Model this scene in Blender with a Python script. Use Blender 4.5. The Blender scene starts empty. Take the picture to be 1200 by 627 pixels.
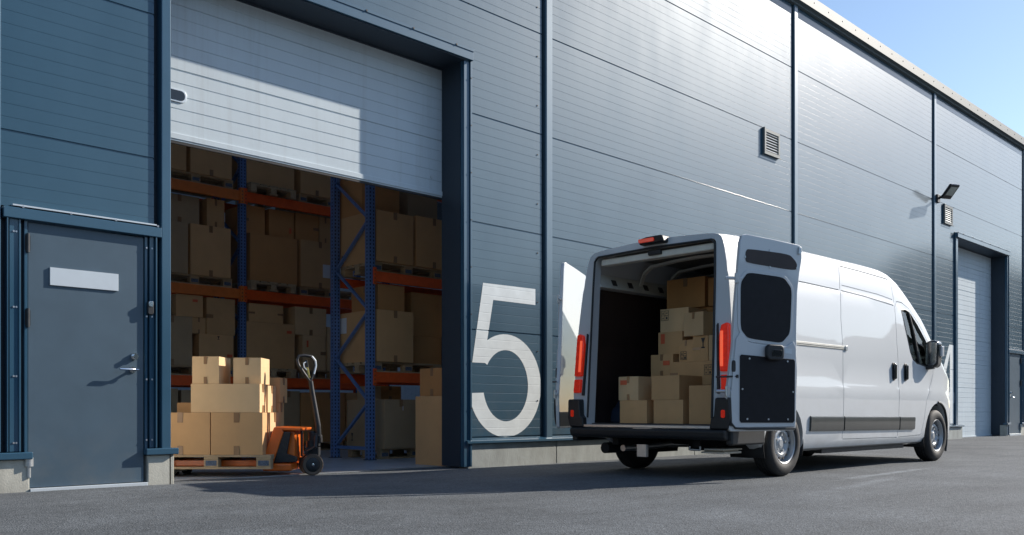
import bpy, bmesh, math, random
from mathutils import Vector, Matrix
R = math.radians
rnd = random.Random(7)
scn = bpy.context.scene
col = scn.collection

# ------------------------------------------------------------------ helpers
class MB:
    """collects shapes, links them as ONE mesh object"""
    def __init__(s): s.v = []; s.f = []; s.m = []
    def add(s, vs, fs, mi=0):
        b = len(s.v); s.v += [tuple(v) for v in vs]; s.f += [tuple(b+i for i in f) for f in fs]; s.m += [mi]*len(fs); return s
    def box(s, x0, x1, y0, y1, z0, z1, mi=0):
        x0, x1 = sorted((x0, x1)); y0, y1 = sorted((y0, y1)); z0, z1 = sorted((z0, z1))
        return s.add([(x0,y0,z0),(x1,y0,z0),(x1,y1,z0),(x0,y1,z0),(x0,y0,z1),(x1,y0,z1),(x1,y1,z1),(x0,y1,z1)],
                     [(0,3,2,1),(4,5,6,7),(0,1,5,4),(1,2,6,5),(2,3,7,6),(3,0,4,7)], mi)
    def xbox(s, M, sx, sy, sz, mi=0):
        vs = [M @ Vector((x*sx/2, y*sy/2, z*sz/2)) for z in (-1,1) for x, y in ((-1,-1),(1,-1),(1,1),(-1,1))]
        return s.add(vs, [(0,3,2,1),(4,5,6,7),(0,1,5,4),(1,2,6,5),(2,3,7,6),(3,0,4,7)], mi)
    def bar(s, a, b, w, t, up=(0,0,1), mi=0):
        a, b = Vector(a), Vector(b); d = (b-a); L = d.length; d.normalize()
        u = Vector(up); x = d.cross(u)
        if x.length < 1e-4: x = d.cross(Vector((0,1,0)))
        x.normalize(); y = x.cross(d)
        M = Matrix((x, d, y)).transposed().to_4x4(); M.translation = (a+b)/2
        return s.xbox(M, w, L, t, mi)
    def tube(s, pts, r, n=12, mi=0, closed=False):
        pts = [Vector(p) for p in pts]; rings = []; prev = None; N = len(pts)
        for i, p in enumerate(pts):
            if closed: d = pts[(i+1) % N]-pts[i-1]
            else: d = pts[min(i+1, N-1)]-pts[max(i-1, 0)]
            d.normalize()
            if prev is None:
                x = d.cross(Vector((0,0,1)))
                if x.length < 1e-3: x = d.cross(Vector((0,1,0)))
            else: x = prev - d*prev.dot(d)
            x.normalize(); prev = x; y = d.cross(x)
            rr = r[i] if isinstance(r, (list, tuple)) else r
            rings.append([p + x*rr*math.cos(2*math.pi*k/n) + y*rr*math.sin(2*math.pi*k/n) for k in range(n)])
        vs = [v for ring in rings for v in ring]; fs = []
        for i in range(N if closed else N-1):
            j = (i+1) % N
            for k in range(n): fs.append((i*n+k, i*n+(k+1) % n, j*n+(k+1) % n, j*n+k))
        if not closed: fs += [tuple(range(n))[::-1], tuple((N-1)*n+k for k in range(n))]
        return s.add(vs, fs, mi)
    def cyl(s, a, b, r, n=16, mi=0): return s.tube([a, b], r, n, mi)
    def prism(s, poly, fn, d0, d1, mi=0):
        """poly 2d list; fn(p, q, d) -> 3d"""
        n = len(poly); vs = [fn(p, q, d0) for p, q in poly]+[fn(p, q, d1) for p, q in poly]
        return s.add(vs, [tuple(range(n))[::-1], tuple(range(n, 2*n))]+[(i, (i+1) % n, n+(i+1) % n, n+i) for i in range(n)], mi)
    def lathe(s, prof, fn, n=40, mi=0):
        """prof list (r, d); fn(cosr, sinr, d)"""
        vs = []; fs = []; m = len(prof)
        for k in range(n):
            a = 2*math.pi*k/n
            vs += [fn(r*math.cos(a), r*math.sin(a), d) for r, d in prof]
        for k in range(n):
            j = (k+1) % n
            for i in range(m-1): fs.append((k*m+i, j*m+i, j*m+i+1, k*m+i+1))
        return s.add(vs, fs, mi)
    def build(s, name, mat, parent=None, bevel=0, smooth=False, seg=2, angle=35):
        me = bpy.data.meshes.new(name); me.from_pydata(s.v, [], s.f)
        bm = bmesh.new(); bm.from_mesh(me); bmesh.ops.recalc_face_normals(bm, faces=bm.faces); bm.to_mesh(me); bm.free()
        mats = mat if isinstance(mat, (list, tuple)) else [mat]
        for q in mats: me.materials.append(q)
        for p, i in zip(me.polygons, s.m): p.material_index = i
        o = bpy.data.objects.new(name, me); col.objects.link(o)
        if parent: o.parent = parent
        if bevel:
            b = o.modifiers.new('bevel', 'BEVEL'); b.width = bevel; b.segments = seg; b.harden_normals = True; b.limit_method = 'ANGLE'; b.angle_limit = R(30)
        if smooth or bevel:
            for p in me.polygons: p.use_smooth = True
            me.set_sharp_from_angle(angle=R(angle))
        return o

def tag(o, label=None, cat=None, group=None, kind=None):
    if label: o['label'] = label
    if cat: o['category'] = cat
    if group: o['group'] = group
    if kind: o['kind'] = kind
    return o
def empty(name, loc=(0,0,0), rz=0, parent=None):
    o = bpy.data.objects.new(name, None); col.objects.link(o); o.location = loc; o.rotation_euler = (0,0,rz); o.empty_display_size = .2
    if parent: o.parent = parent
    return o
def copy_tree(o, parent=None):
    c = o.copy(); col.objects.link(c)
    if parent: c.parent = parent
    for ch in list(o.children): copy_tree(ch, c)
    return c
def rrect(x0, x1, z0, z1, r, n=5):
    rs = r if isinstance(r, (list, tuple)) else [r]*4
    out = []
    for (cx, cz, a0, q) in ((x1, z1, 0, rs[0]), (x0, z1, 90, rs[1]), (x0, z0, 180, rs[2]), (x1, z0, 270, rs[3])):
        sx = -1 if cx == x1 else 1; sz = -1 if cz == z1 else 1
        for k in range(n+1):
            a = R(a0+90*k/n); out.append((cx+sx*q+q*math.cos(a), cz+sz*q+q*math.sin(a)))
    return out

# ------------------------------------------------------------------ materials
def mat(name, base, rough=.5, metal=0, coat=0, spec=.5, noise=0, nscale=8, bump=0, bscale=60, rvar=0, randval=0, trans=0, emit=None, coat_r=.06, stretch=None):
    m = bpy.data.materials.new(name); m.use_nodes = True; nt = m.node_tree; N = nt.nodes; L = nt.links
    p = N['Principled BSDF']
    p.inputs['Base Color'].default_value = (*base, 1); p.inputs['Roughness'].default_value = rough
    p.inputs['Metallic'].default_value = metal; p.inputs['Coat Weight'].default_value = coat; p.inputs['Coat Roughness'].default_value = coat_r
    p.inputs['Specular IOR Level'].default_value = spec; p.inputs['Transmission Weight'].default_value = trans
    tc = N.new('ShaderNodeTexCoord'); mp = N.new('ShaderNodeMapping'); L.new(tc.outputs['Object'], mp.inputs['Vector'])
    if stretch: mp.inputs['Scale'].default_value = stretch
    last = None
    if noise:
        n = N.new('ShaderNodeTexNoise'); n.inputs['Scale'].default_value = nscale; n.inputs['Detail'].default_value = 6; n.inputs['Roughness'].default_value = .62
        L.new(mp.outputs[0], n.inputs['Vector'])
        mr = N.new('ShaderNodeMapRange'); mr.inputs[1].default_value = .25; mr.inputs[2].default_value = .75; mr.inputs[3].default_value = 1-noise; mr.inputs[4].default_value = 1+noise
        L.new(n.outputs['Fac'], mr.inputs[0])
        mx = N.new('ShaderNodeVectorMath'); mx.operation = 'SCALE'; mx.inputs[0].default_value = base; L.new(mr.outputs[0], mx.inputs['Scale'])
        last = mx.outputs[0]
        if rvar:
            r2 = N.new('ShaderNodeMapRange'); r2.inputs[1].default_value = .3; r2.inputs[2].default_value = .7; r2.inputs[3].default_value = rough-rvar; r2.inputs[4].default_value = rough+rvar
            L.new(n.outputs['Fac'], r2.inputs[0]); L.new(r2.outputs[0], p.inputs['Roughness'])
    if randval:
        oi = N.new('ShaderNodeObjectInfo'); mr = N.new('ShaderNodeMapRange'); mr.inputs[3].default_value = 1-randval; mr.inputs[4].default_value = 1+randval
        L.new(oi.outputs['Random'], mr.inputs[0])
        mx = N.new('ShaderNodeVectorMath'); mx.operation = 'SCALE'; L.new(mr.outputs[0], mx.inputs['Scale'])
        if last: L.new(last, mx.inputs[0])
        else: mx.inputs[0].default_value = base
        last = mx.outputs[0]
    if last: L.new(last, p.inputs['Base Color'])
    if bump:
        n = N.new('ShaderNodeTexNoise'); n.inputs['Scale'].default_value = bscale; n.inputs['Detail'].default_value = 4; L.new(mp.outputs[0], n.inputs['Vector'])
        b = N.new('ShaderNodeBump'); b.inputs['Strength'].default_value = bump; b.inputs['Distance'].default_value = .01
        L.new(n.outputs['Fac'], b.inputs['Height']); L.new(b.outputs[0], p.inputs['Normal'])
    if emit: p.inputs['Emission Color'].default_value = (*emit[0], 1); p.inputs['Emission Strength'].default_value = emit[1]
    return m

M = {}
M['clad'] = mat('cladding_blue_grey', (.021,.070,.112), .48, .0, 1.0, .30, noise=.10, nscale=1.3, bump=.05, bscale=7, rvar=.05, stretch=(1,1,.35), coat_r=.11)
M['trim'] = mat('trim_blue_grey', (.026,.080,.132), .46, .0, .9, .3, noise=.06, nscale=2, rvar=.04, coat_r=.12)
M['strip'] = mat('cover_strip_blue', (.07,.125,.17), .42, .0, .9, .5, noise=.05, nscale=2, coat_r=.12)
M['trimdark'] = mat('reveal_blue_grey', (.026,.040,.058), .5, .1, noise=.06, nscale=2)
M['gutter'] = mat('roof_flashing', (.11,.14,.15), .6, .0, .0, noise=.10, nscale=3)
M['door'] = mat('steel_door_paint', (.062,.100,.135), .42, 0, .2, noise=.10, nscale=3, bump=.02, bscale=20, coat_r=.25)
M['shutter'] = mat('sectional_door_light', (.56,.63,.67), .65, 0, .0, .15, noise=.05, nscale=2, bump=.04, bscale=120, coat_r=.25)
M['plate'] = mat('aluminium_plate', (.62,.67,.70), .4, .35, noise=.04)
M['concrete'] = mat('concrete', (.47,.46,.40), .85, noise=.16, nscale=5, bump=.25, bscale=70)
M['concrete_old'] = mat('concrete_plinth', (.36,.38,.36), .8, noise=.20, nscale=4, bump=.25, bscale=60, stretch=(1,1,.4))
M['floor'] = mat('warehouse_concrete_floor', (.46,.49,.52), .35, noise=.2, nscale=2, bump=.05)
M['inner'] = mat('inner_wall', (.80,.78,.73), .8, noise=.08)
M['white_glyph'] = mat('white_wall_lettering', (.68,.72,.72), .65, noise=.10, nscale=6)
M['galv'] = mat('galvanised', (.55,.57,.58), .35, .8, noise=.1, nscale=20)
M['chrome'] = mat('chrome', (.75,.76,.78), .16, 1)
M['screw'] = mat('screw_head', (.5,.52,.55), .35, .8)
M['black'] = mat('black_plastic', (.018,.019,.021), .48, noise=.2, nscale=30, bump=.08, bscale=300)
M['blackgloss'] = mat('black_gloss', (.012,.013,.015), .18, 0, .5)
M['rubber'] = mat('rubber', (.018,.018,.019), .72, noise=.3, nscale=12, bump=.15, bscale=120)
M['darkmetal'] = mat('dark_metal', (.04,.042,.045), .5, .5, noise=.3, nscale=20)
M['hardboard'] = mat('door_hardboard', (.009,.009,.012), .55, spec=.25, noise=.25, nscale=14, bump=.06, bscale=90)
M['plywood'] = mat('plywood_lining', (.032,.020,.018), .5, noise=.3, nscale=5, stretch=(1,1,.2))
M['vanfloor'] = mat('van_floor', (.045,.045,.048), .5, noise=.3, nscale=40)
M['vanpaint'] = mat('van_white_paint', (.60,.622,.635), .45, 0, .8, .25, noise=.015, nscale=1.5, coat_r=.03)
M['vaninner'] = mat('van_inner_metal', (.72,.70,.62), .5, 0, .2, noise=.12, nscale=6)
M['red'] = mat('red_lens', (.78,.022,.010), .16, 0, .45, .25, noise=.25, nscale=26, emit=((1,.05,.015), .12))
M['clearlens'] = mat('clear_lens', (.75,.76,.78), .12, .1, 1)
M['rim'] = mat('wheel_silver', (.42,.44,.46), .42, .45, .2, noise=.08, nscale=10)
M['moulding'] = mat('side_moulding', (.055,.058,.055), .30, 0, .3, noise=.15, nscale=8)
M['rackblue'] = mat('rack_blue', (.12,.22,.46), .38, .1, .3, noise=.12, nscale=15)
M['rackorange'] = mat('rack_orange', (.88,.12,.018), .42, 0, .25, noise=.10, nscale=12)
M['rackorange2'] = mat('rack_orange_light', (.76,.20,.04), .42, 0, .25, noise=.10, nscale=12)
M['jackorange'] = mat('jack_orange', (.74,.15,.014), .36, 0, .4, noise=.10, nscale=12)
M['wood'] = mat('pallet_wood', (.46,.33,.19), .75, noise=.28, nscale=9, bump=.25, bscale=60, randval=.12, stretch=(1,6,6))
M['stamp'] = mat('pallet_stamp', (.10,.13,.18), .8, noise=.6, nscale=60)
M['tape'] = mat('parcel_tape', (.30,.165,.075), .30, 0, .3, noise=.1)
M['sticker'] = mat('orange_sticker', (.70,.13,.05), .5)
M['mark'] = mat('ink_mark', (.06,.05,.045), .7)
M['paper'] = mat('white_label_paper', (.72,.74,.76), .5, noise=.05)
M['tyreside'] = M['rubber']
M['interiorgrey'] = mat('cab_interior', (.05,.052,.055), .7)
M['lampglass'] = mat('lamp_glass', (.45,.47,.42), .15, .2, .6)
M['underseal'] = mat('underseal', (.010,.010,.011), .8)
M['yellow'] = mat('warning_label', (.75,.58,.16), .5)
M['hose'] = mat('folded_cloth', (.55,.50,.42), .8)

def cardboard(name, base):
    m = mat(name, base, .78, noise=.07, nscale=3.5, randval=.10, bump=.05, bscale=18, stretch=(1,1,1))
    nt = m.node_tree; N = nt.nodes; L = nt.links; p = N['Principled BSDF']
    # faint vertical corrugation of the board
    tc = [n for n in N if n.type == 'TEX_COORD'][0]
    w = N.new('ShaderNodeTexWave'); w.bands_direction = 'DIAGONAL'; w.inputs['Scale'].default_value = 60; w.inputs['Distortion'].default_value = .4
    sc = N.new('ShaderNodeVectorMath'); sc.operation = 'MULTIPLY'; sc.inputs[1].default_value = (1,1,0); L.new(tc.outputs['Object'], sc.inputs[0]); L.new(sc.outputs[0], w.inputs['Vector'])
    b = [n for n in N if n.type == 'BUMP'][0]
    b2 = N.new('ShaderNodeBump'); b2.inputs['Strength'].default_value = .05; b2.inputs['Distance'].default_value = .004
    L.new(w.outputs['Fac'], b2.inputs['Height']); L.new(b.outputs[0], b2.inputs['Normal']); L.new(b2.outputs[0], p.inputs['Normal'])
    return m
M['card'] = cardboard('cardboard', (.62,.365,.165))
M['card_pale'] = cardboard('cardboard_pale', (.68,.46,.245))
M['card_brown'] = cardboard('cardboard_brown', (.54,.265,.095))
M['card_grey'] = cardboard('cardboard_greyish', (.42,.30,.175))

def grime(m, z0, z1, colr, amt, axis_scale=(3,3,.6), thresh=(.45,.75)):
    nt = m.node_tree; N = nt.nodes; L = nt.links; p = N['Principled BSDF']
    tc = [n for n in N if n.type == 'TEX_COORD'][0]; sp = N.new('ShaderNodeSeparateXYZ'); L.new(tc.outputs['Object'], sp.inputs[0])
    mr = N.new('ShaderNodeMapRange'); mr.inputs[1].default_value = z0; mr.inputs[2].default_value = z1; mr.inputs[3].default_value = 1; mr.inputs[4].default_value = 0; L.new(sp.outputs['Z'], mr.inputs[0])
    mp = N.new('ShaderNodeMapping'); mp.inputs['Scale'].default_value = axis_scale; L.new(tc.outputs['Object'], mp.inputs[0])
    n = N.new('ShaderNodeTexNoise'); n.inputs['Scale'].default_value = 2.2; n.inputs['Detail'].default_value = 7; n.inputs['Roughness'].default_value = .65; L.new(mp.outputs[0], n.inputs['Vector'])
    r2 = N.new('ShaderNodeMapRange'); r2.inputs[1].default_value = thresh[0]; r2.inputs[2].default_value = thresh[1]; r2.inputs[4].default_value = amt; L.new(n.outputs['Fac'], r2.inputs[0])
    mu = N.new('ShaderNodeMath'); mu.operation = 'MULTIPLY'; L.new(mr.outputs[0], mu.inputs[0]); L.new(r2.outputs[0], mu.inputs[1])
    mx = N.new('ShaderNodeMix'); mx.data_type = 'RGBA'; L.new(mu.outputs[0], mx.inputs[0])
    sk = p.inputs['Base Color'].links
    if sk: L.new(sk[0].from_socket, mx.inputs[6])
    else: mx.inputs[6].default_value = p.inputs['Base Color'].default_value
    mx.inputs[7].default_value = (*colr, 1); L.new(mx.outputs[2], p.inputs['Base Color'])
for q_ in ('clad', 'trim', 'strip'): M[q_].node_tree.nodes['Principled BSDF'].inputs['Specular Tint'].default_value = (.62,.82,1,1)
grime(M['clad'], 12, 7.9, (.13,.19,.24), .55, (5,5,.10), (.55,.80))      # pale dried rain streaks
grime(M['clad'], .25, 1.1, (.10,.11,.11), .5, (2,2,2), (.40,.75))        # splash dirt near the plinth
grime(M['vanpaint'], .2, 1.0, (.30,.28,.25), .35, (2,2,3), (.40,.78))
grime(M['door'], .0, .7, (.13,.14,.14), .6, (2,2,2), (.45,.8))
grime(M['shutter'], 8, 9, (.40,.42,.42), .45, (4,4,.15), (.52,.78))
grime(M['concrete'], .0, .5, (.24,.23,.20), .7, (3,3,1), (.42,.75))
grime(M['concrete_old'], .0, .4, (.20,.20,.18), .7, (3,3,1), (.42,.75))
def holes_mat():
    m = mat('rack_blue_perforated', (.12,.22,.46), .38, .1, .3, noise=.12, nscale=15)
    nt = m.node_tree; N = nt.nodes; L = nt.links; p = N['Principled BSDF']
    tc = [n for n in N if n.type == 'TEX_COORD'][0]; sp = N.new('ShaderNodeSeparateXYZ'); L.new(tc.outputs['Object'], sp.inputs[0])
    def ma(op, a, b=None, c=None):
        n = N.new('ShaderNodeMath'); n.operation = op
        for i, q in enumerate((a, b, c)):
            if q is None: continue
            if isinstance(q, (int, float)): n.inputs[i].default_value = q
            else: L.new(q, n.inputs[i])
        return n.outputs[0]
    fz = ma('ABSOLUTE', ma('SUBTRACT', ma('FRACT', ma('MULTIPLY', sp.outputs['Z'], 20)), .5))
    hz = ma('LESS_THAN', fz, .26)
    hx = ma('LESS_THAN', ma('ABSOLUTE', ma('SUBTRACT', ma('ABSOLUTE', sp.outputs['X']), .027)), .009)
    hy = ma('LESS_THAN', ma('ABSOLUTE', ma('SUBTRACT', ma('ABSOLUTE', sp.outputs['Y']), .0)), .011)
    h = ma('MULTIPLY', hz, ma('MAXIMUM', hx, hy))
    mx = N.new('ShaderNodeMix'); mx.data_type = 'RGBA'; L.new(h, mx.inputs[0])
    src = p.inputs['Base Color'].links[0].from_socket; L.new(src, mx.inputs[6]); mx.inputs[7].default_value = (.008,.01,.02,1)
    L.new(mx.outputs[2], p.inputs['Base Color'])
    return m
M['rackholes'] = holes_mat()

def asphalt():
    m = bpy.data.materials.new('asphalt'); m.use_nodes = True; nt = m.node_tree; N = nt.nodes; L = nt.links; p = N['Principled BSDF']
    tc = N.new('ShaderNodeTexCoord')
    def noise(scale, det=5, rough=.6, vec=None, stretch=None):
        n = N.new('ShaderNodeTexNoise'); n.inputs['Scale'].default_value = scale; n.inputs['Detail'].default_value = det; n.inputs['Roughness'].default_value = rough
        if stretch:
            mp = N.new('ShaderNodeMapping'); mp.inputs['Scale'].default_value = stretch; L.new(tc.outputs['Object'], mp.inputs[0]); L.new(mp.outputs[0], n.inputs['Vector'])
        else: L.new(tc.outputs['Object'], n.inputs['Vector'])
        return n.outputs['Fac']
    def ramp(x, a, b, c, d):
        r = N.new('ShaderNodeMapRange'); r.inputs[1].default_value = a; r.inputs[2].default_value = b; r.inputs[3].default_value = c; r.inputs[4].default_value = d; L.new(x, r.inputs[0]); return r.outputs[0]
    def mul(a, b):
        n = N.new('ShaderNodeMath'); n.operation = 'MULTIPLY'
        L.new(a, n.inputs[0])
        if isinstance(b, float): n.inputs[1].default_value = b
        else: L.new(b, n.inputs[1])
        return n.outputs[0]
    v = N.new('ShaderNodeTexVoronoi'); v.inputs['Scale'].default_value = 95; L.new(tc.outputs['Object'], v.inputs['Vector'])
    agg = N.new('ShaderNodeSeparateColor'); L.new(v.outputs['Color'], agg.inputs[0])
    k = mul(ramp(agg.outputs[0], 0, 1, .72, 1.30), ramp(noise(1.1, 8), .3, .7, .80, 1.2))
    k = mul(k, ramp(noise(.35, 3, stretch=(.6,1.6,1)), .35, .65, .86, 1.12))
    k = mul(k, ramp(noise(22, 3), .3, .7, .8, 1.2))
    k = mul(k, ramp(noise(1.7, 6, .7), .60, .78, 1.0, .72))       # oil and damp stains
    k = mul(k, ramp(noise(3.2, 8, .75, stretch=(.12,2.2,1)), .35, .65, .90, 1.10))   # wheel polished lanes along the wall
    # pale worn streaks beside the van, real marks on the ground
    def streak(x, y, ang, lx, ly, gain):
        mp = N.new('ShaderNodeMapping'); mp.vector_type = 'TEXTURE'; mp.inputs['Location'].default_value = (x, y, 0); mp.inputs['Rotation'].default_value = (0,0,ang); mp.inputs['Scale'].default_value = (lx, ly, 1)
        L.new(tc.outputs['Object'], mp.inputs[0])
        sx = N.new('ShaderNodeSeparateXYZ'); L.new(mp.outputs[0], sx.inputs[0])
        c = N.new('ShaderNodeCombineXYZ'); L.new(sx.outputs[0], c.inputs[0]); L.new(sx.outputs[1], c.inputs[1])
        ln = N.new('ShaderNodeVectorMath'); ln.operation = 'LENGTH'; L.new(c.outputs[0], ln.inputs[0])
        s_ = N.new('ShaderNodeMath'); s_.operation = 'ADD'; L.new(ln.outputs['Value'], s_.inputs[0]); L.new(ramp(noise(5, 6), .3, .7, -.45, .45), s_.inputs[1])
        return ramp(s_.outputs[0], .2, 1.0, gain, 0)
    a = N.new('ShaderNodeMath'); a.operation = 'ADD'
    L.new(streak(9.6, -3.75, R(3), 1.5, .09, .9), a.inputs[0]); L.new(streak(8.3, -4.15, R(8), 1.6, .10, .45), a.inputs[1])
    a2 = N.new('ShaderNodeMath'); a2.operation = 'ADD'; a2.inputs[1].default_value = 1; L.new(a.outputs[0], a2.inputs[0])
    k = mul(k, a2.outputs[0])
    s = N.new('ShaderNodeVectorMath'); s.operation = 'SCALE'; s.inputs[0].default_value = ASPHALT; L.new(k, s.inputs['Scale'])
    L.new(s.outputs[0], p.inputs['Base Color']); p.inputs['Roughness'].default_value = .82; p.inputs['Specular IOR Level'].default_value = .35
    b = N.new('ShaderNodeBump'); b.inputs['Strength'].default_value = .7; b.inputs['Distance'].default_value = .006
    L.new(v.outputs['Distance'], b.inputs['Height']); L.new(b.outputs[0], p.inputs['Normal'])
    return m
ASPHALT = (.104,.114,.123)
M['asphalt'] = asphalt()

def glass_mat(name, tint, rough=.01):
    m = bpy.data.materials.new(name); m.use_nodes = True; nt = m.node_tree; N = nt.nodes; L = nt.links
    out = N['Material Output']; N.remove(N['Principled BSDF'])
    t = N.new('ShaderNodeBsdfTransparent'); t.inputs[0].default_value = (*tint, 1)
    g = N.new('ShaderNodeBsdfGlossy'); g.inputs['Roughness'].default_value = rough
    fr = N.new('ShaderNodeFresnel'); fr.inputs[0].default_value = 1.5
    mx = N.new('ShaderNodeMixShader'); L.new(fr.outputs[0], mx.inputs[0]); L.new(t.outputs[0], mx.inputs[1]); L.new(g.outputs[0], mx.inputs[2]); L.new(mx.outputs[0], out.inputs[0])
    return m
M['glass'] = glass_mat('car_glass', (.45,.50,.50)); M['clearglass'] = glass_mat('added_rooflight_glass', (.95,.96,.97))

# ------------------------------------------------------------------ ground
def gz(x, y):
    t = min(max((5.2-x)/2.6, 0), 1); t = t*t*(3-2*t)
    return .026*t
xs = [-300,-80,-20,-6,0,1,2]+[2.5+.25*i for i in range(13)]+[6,7,10,20,40,80,300]
ys = [-300,-60,-20,-8,-4,-2,-1,0,.12,.3,.45]
g = MB(); n = len(ys)
for x in xs:
    for y in ys: g.v.append((x, y, gz(x, y)))
for i in range(len(xs)-1):
    for j in range(n-1): g.f.append((i*n+j, (i+1)*n+j, (i+1)*n+j+1, i*n+j+1)); g.m.append(0)
tag(g.build('asphalt_yard', M['asphalt'], smooth=True), 'grey asphalt yard in front of the warehouse', None, kind='structure')
fl = MB().box(-12, 60, .45, 24, -.1, .004); tag(fl.build('warehouse_floor', M['floor']), 'bare concrete floor inside the open dock', kind='structure')
og = MB().box(-300, 300, 24.02, 400, -.1, 0).box(-300, -12.02, .452, 24.02, -.1, 0).box(60.02, 300, .452, 24.02, -.1, 0); tag(og.build('far_ground', M['asphalt']), 'ground beyond the warehouse', kind='structure')
# low wooded rise across the yard behind the photographer (seen only as reflections)
hb = MB(); N_ = 110
for i in range(N_+1):
    a = math.pi+math.pi*i/N_; rr = 230; hh = 36+4*math.sin(i*.9)+3*math.sin(i*2.3+1)+4*rnd.random()
    x, y = 10+rr*math.cos(a), -8+rr*math.sin(a)
    hb.v += [(x, y, -.5), (x*1.02, y*1.02, hh), (x*1.25, y*1.25, -.5)]
for i in range(N_):
    hb.f += [(i*3, i*3+3, i*3+4, i*3+1), (i*3+1, i*3+4, i*3+5, i*3+2)]; hb.m += [0, 0]
M['hill'] = mat('wooded_hills', (.05,.065,.04), .9, noise=.4, nscale=.05)
tag(hb.build('hills', M['hill'], smooth=True), 'low wooded hills beyond the yard', kind='structure')

# ------------------------------------------------------------------ warehouse
wh = empty('warehouse_building', (0,0,0)); tag(wh, 'long blue grey metal clad warehouse with roller doors and white wall numbers', 'warehouse')
SEAM = [.36, 1.63, 2.90, 4.17, 5.44, 6.71]
def profile(z0, z1, pitch=.1058, g=.008, d=.0013, seams=SEAM, sg=.018, sd=.009, y=.0):
    pts = [(z0, y)]; marks = []
    for s in seams: marks.append((s, sg, sd))
    k = SEAM[0]
    i = -10
    while True:
        z = SEAM[0]+i*pitch; i += 1
        if z > z1+.2: break
        if min(abs(z-s) for s in seams) > .03: marks.append((z, g, d))
    for z, w, dd in sorted(marks):
        if z-w/2 <= z0+.002 or z+w/2 >= z1-.002: continue
        pts += [(z-w/2, y), (z-w*.28, y+dd), (z+w*.28, y+dd), (z+w/2, y)]
    pts.append((z1, y)); return pts
def panel(x0, x1, z0, z1, name='wall_panel', m='clad', par=None, **k):
    pr = profile(z0, z1, **k); mb = MB(); n = len(pr)
    for x in (x0, x1): mb.v += [(x, y, z) for z, y in pr]
    for i in range(n-1): mb.f.append((i, n+i, n+i+1, i+1)); mb.m.append(0)
    # back sheet for thickness
    yb = k.get('y', 0)+.10
    mb.add([(x0,yb,z0),(x1,yb,z0),(x1,yb,z1),(x0,yb,z1)], [(0,3,2,1)])
    mb.add([(x0,yb,z0),(x0,yb,z1),(x0,k.get('y',0),z1),(x0,k.get('y',0),z0)], [(0,1,2,3)])
    mb.add([(x1,yb,z0),(x1,yb,z1),(x1,k.get('y',0),z1),(x1,k.get('y',0),z0)], [(3,2,1,0)])
    return mb.build(name, M[m], par or wh)
PY = .03
COLS = [1.90+6.33*i for i in range(-2, 7)]   # pilaster strips
def wall_run(x0, x1, z0=.30, z1=7.84): return panel(x0, x1, z0, z1, y=PY)
edges = []
for a, b in zip(COLS[:-1], COLS[1:]): edges.append((a+.125, b-.055))
for a, b in edges:
    if a < 3 < b:      # bay with personnel door and dock 5
        panel(a, 3.245, 2.30, 7.84, y=PY); panel(3.30, 6.95, 4.88, 7.84, y=PY); wall_run(6.95, b)
    elif a < 24 < b:   # bay with dock 4 and its door
        wall_run(a, 22.16); panel(22.16, 25.86, 4.88, 7.84, y=PY); panel(25.86, b, 2.30, 7.84, y=PY)
    else: wall_run(a, b)
for c in COLS:   # pilaster strips: dark side, pale rounded face
    if c > 26.9: zz0 = .31
    else: zz0 = .31
    MB().prism([(c+.003,.10),(c,.012),(c+.012,-.002),(c+.112,-.002),(c+.127,.012),(c+.127,.10)], lambda p, q, d: (p, q, d), zz0, 7.84).build('seam_cover', M['strip'], wh)
    MB().box(c-.06, c+.004, .095, .14, zz0, 7.84).build('seam_channel', M['trimdark'], wh)
# roof flashing
MB().prism([(.14,7.83),(-.03,7.83),(-.035,7.87),(-.10,7.875),(-.10,8.07),(-.07,8.09),(.14,8.09)], lambda p, q, d: (d, p, q), -12, 46).build('roof_flashing', M['gutter'], wh)
for i in range(56): MB().cyl((3+i*.55,-.10,7.99), (3+i*.55,-.107,7.99), .012, 8).build('flashing_screw', M['darkmetal'], wh)
# roof, inner shell, far walls: closes the building
MB().box(-12, 46, .14, .8, 7.86, 8.0).box(-12, 46, 4.8, 6.6, 7.861, 8.0).box(-12, 46, 20, 22, 7.861, 8.0).box(-12, -10, 6.6, 20, 7.861, 8.0).box(44, 46, 6.6, 20, 7.861, 8.0).box(-12, -6, .8, 4.8, 7.86, 8.0).box(10, 46, .8, 4.8, 7.86, 8.0).build('roof', M['inner'], wh)
MB().box(-6.1, 10.1, .7, 4.9, 8.003, 8.012).build('added_rooflight', M['clearglass'], wh); MB().box(-10.1, 44.1, 6.5, 20.1, 8.003, 8.012).build('added_rooflight', M['clearglass'], wh)  # unseen roof openings, added to let sun and sky brighten the interior
MB().box(-12, 46, 21.9, 22, 0, 7.86).box(-12.1, -12, .14, 22, 0, 7.86).box(46, 46.1, .14, 22, 0, 7.86).build('rear_wall', M['inner'], wh)
MB().box(-12, 2.0, .16, .22, .004, 7.86).box(7.05, 22.1, .16, .22, .004, 7.86).box(26.0, 46, .16, .22, .004, 7.86).box(3.2, 7.05, .16, .22, 4.88, 7.86).box(2.0, 3.2, .16, .22, 2.3, 7.86).box(22.1, 26.0, .16, .22, 4.88, 7.86).build('inner_lining', M['inner'], wh)
MB().box(3.10, 3.24, .42, 5.0, .006, 7.8).build('bounce_wall', M['inner'], wh)  # unseen white wall, added to bounce the roof sun onto the racks
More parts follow.
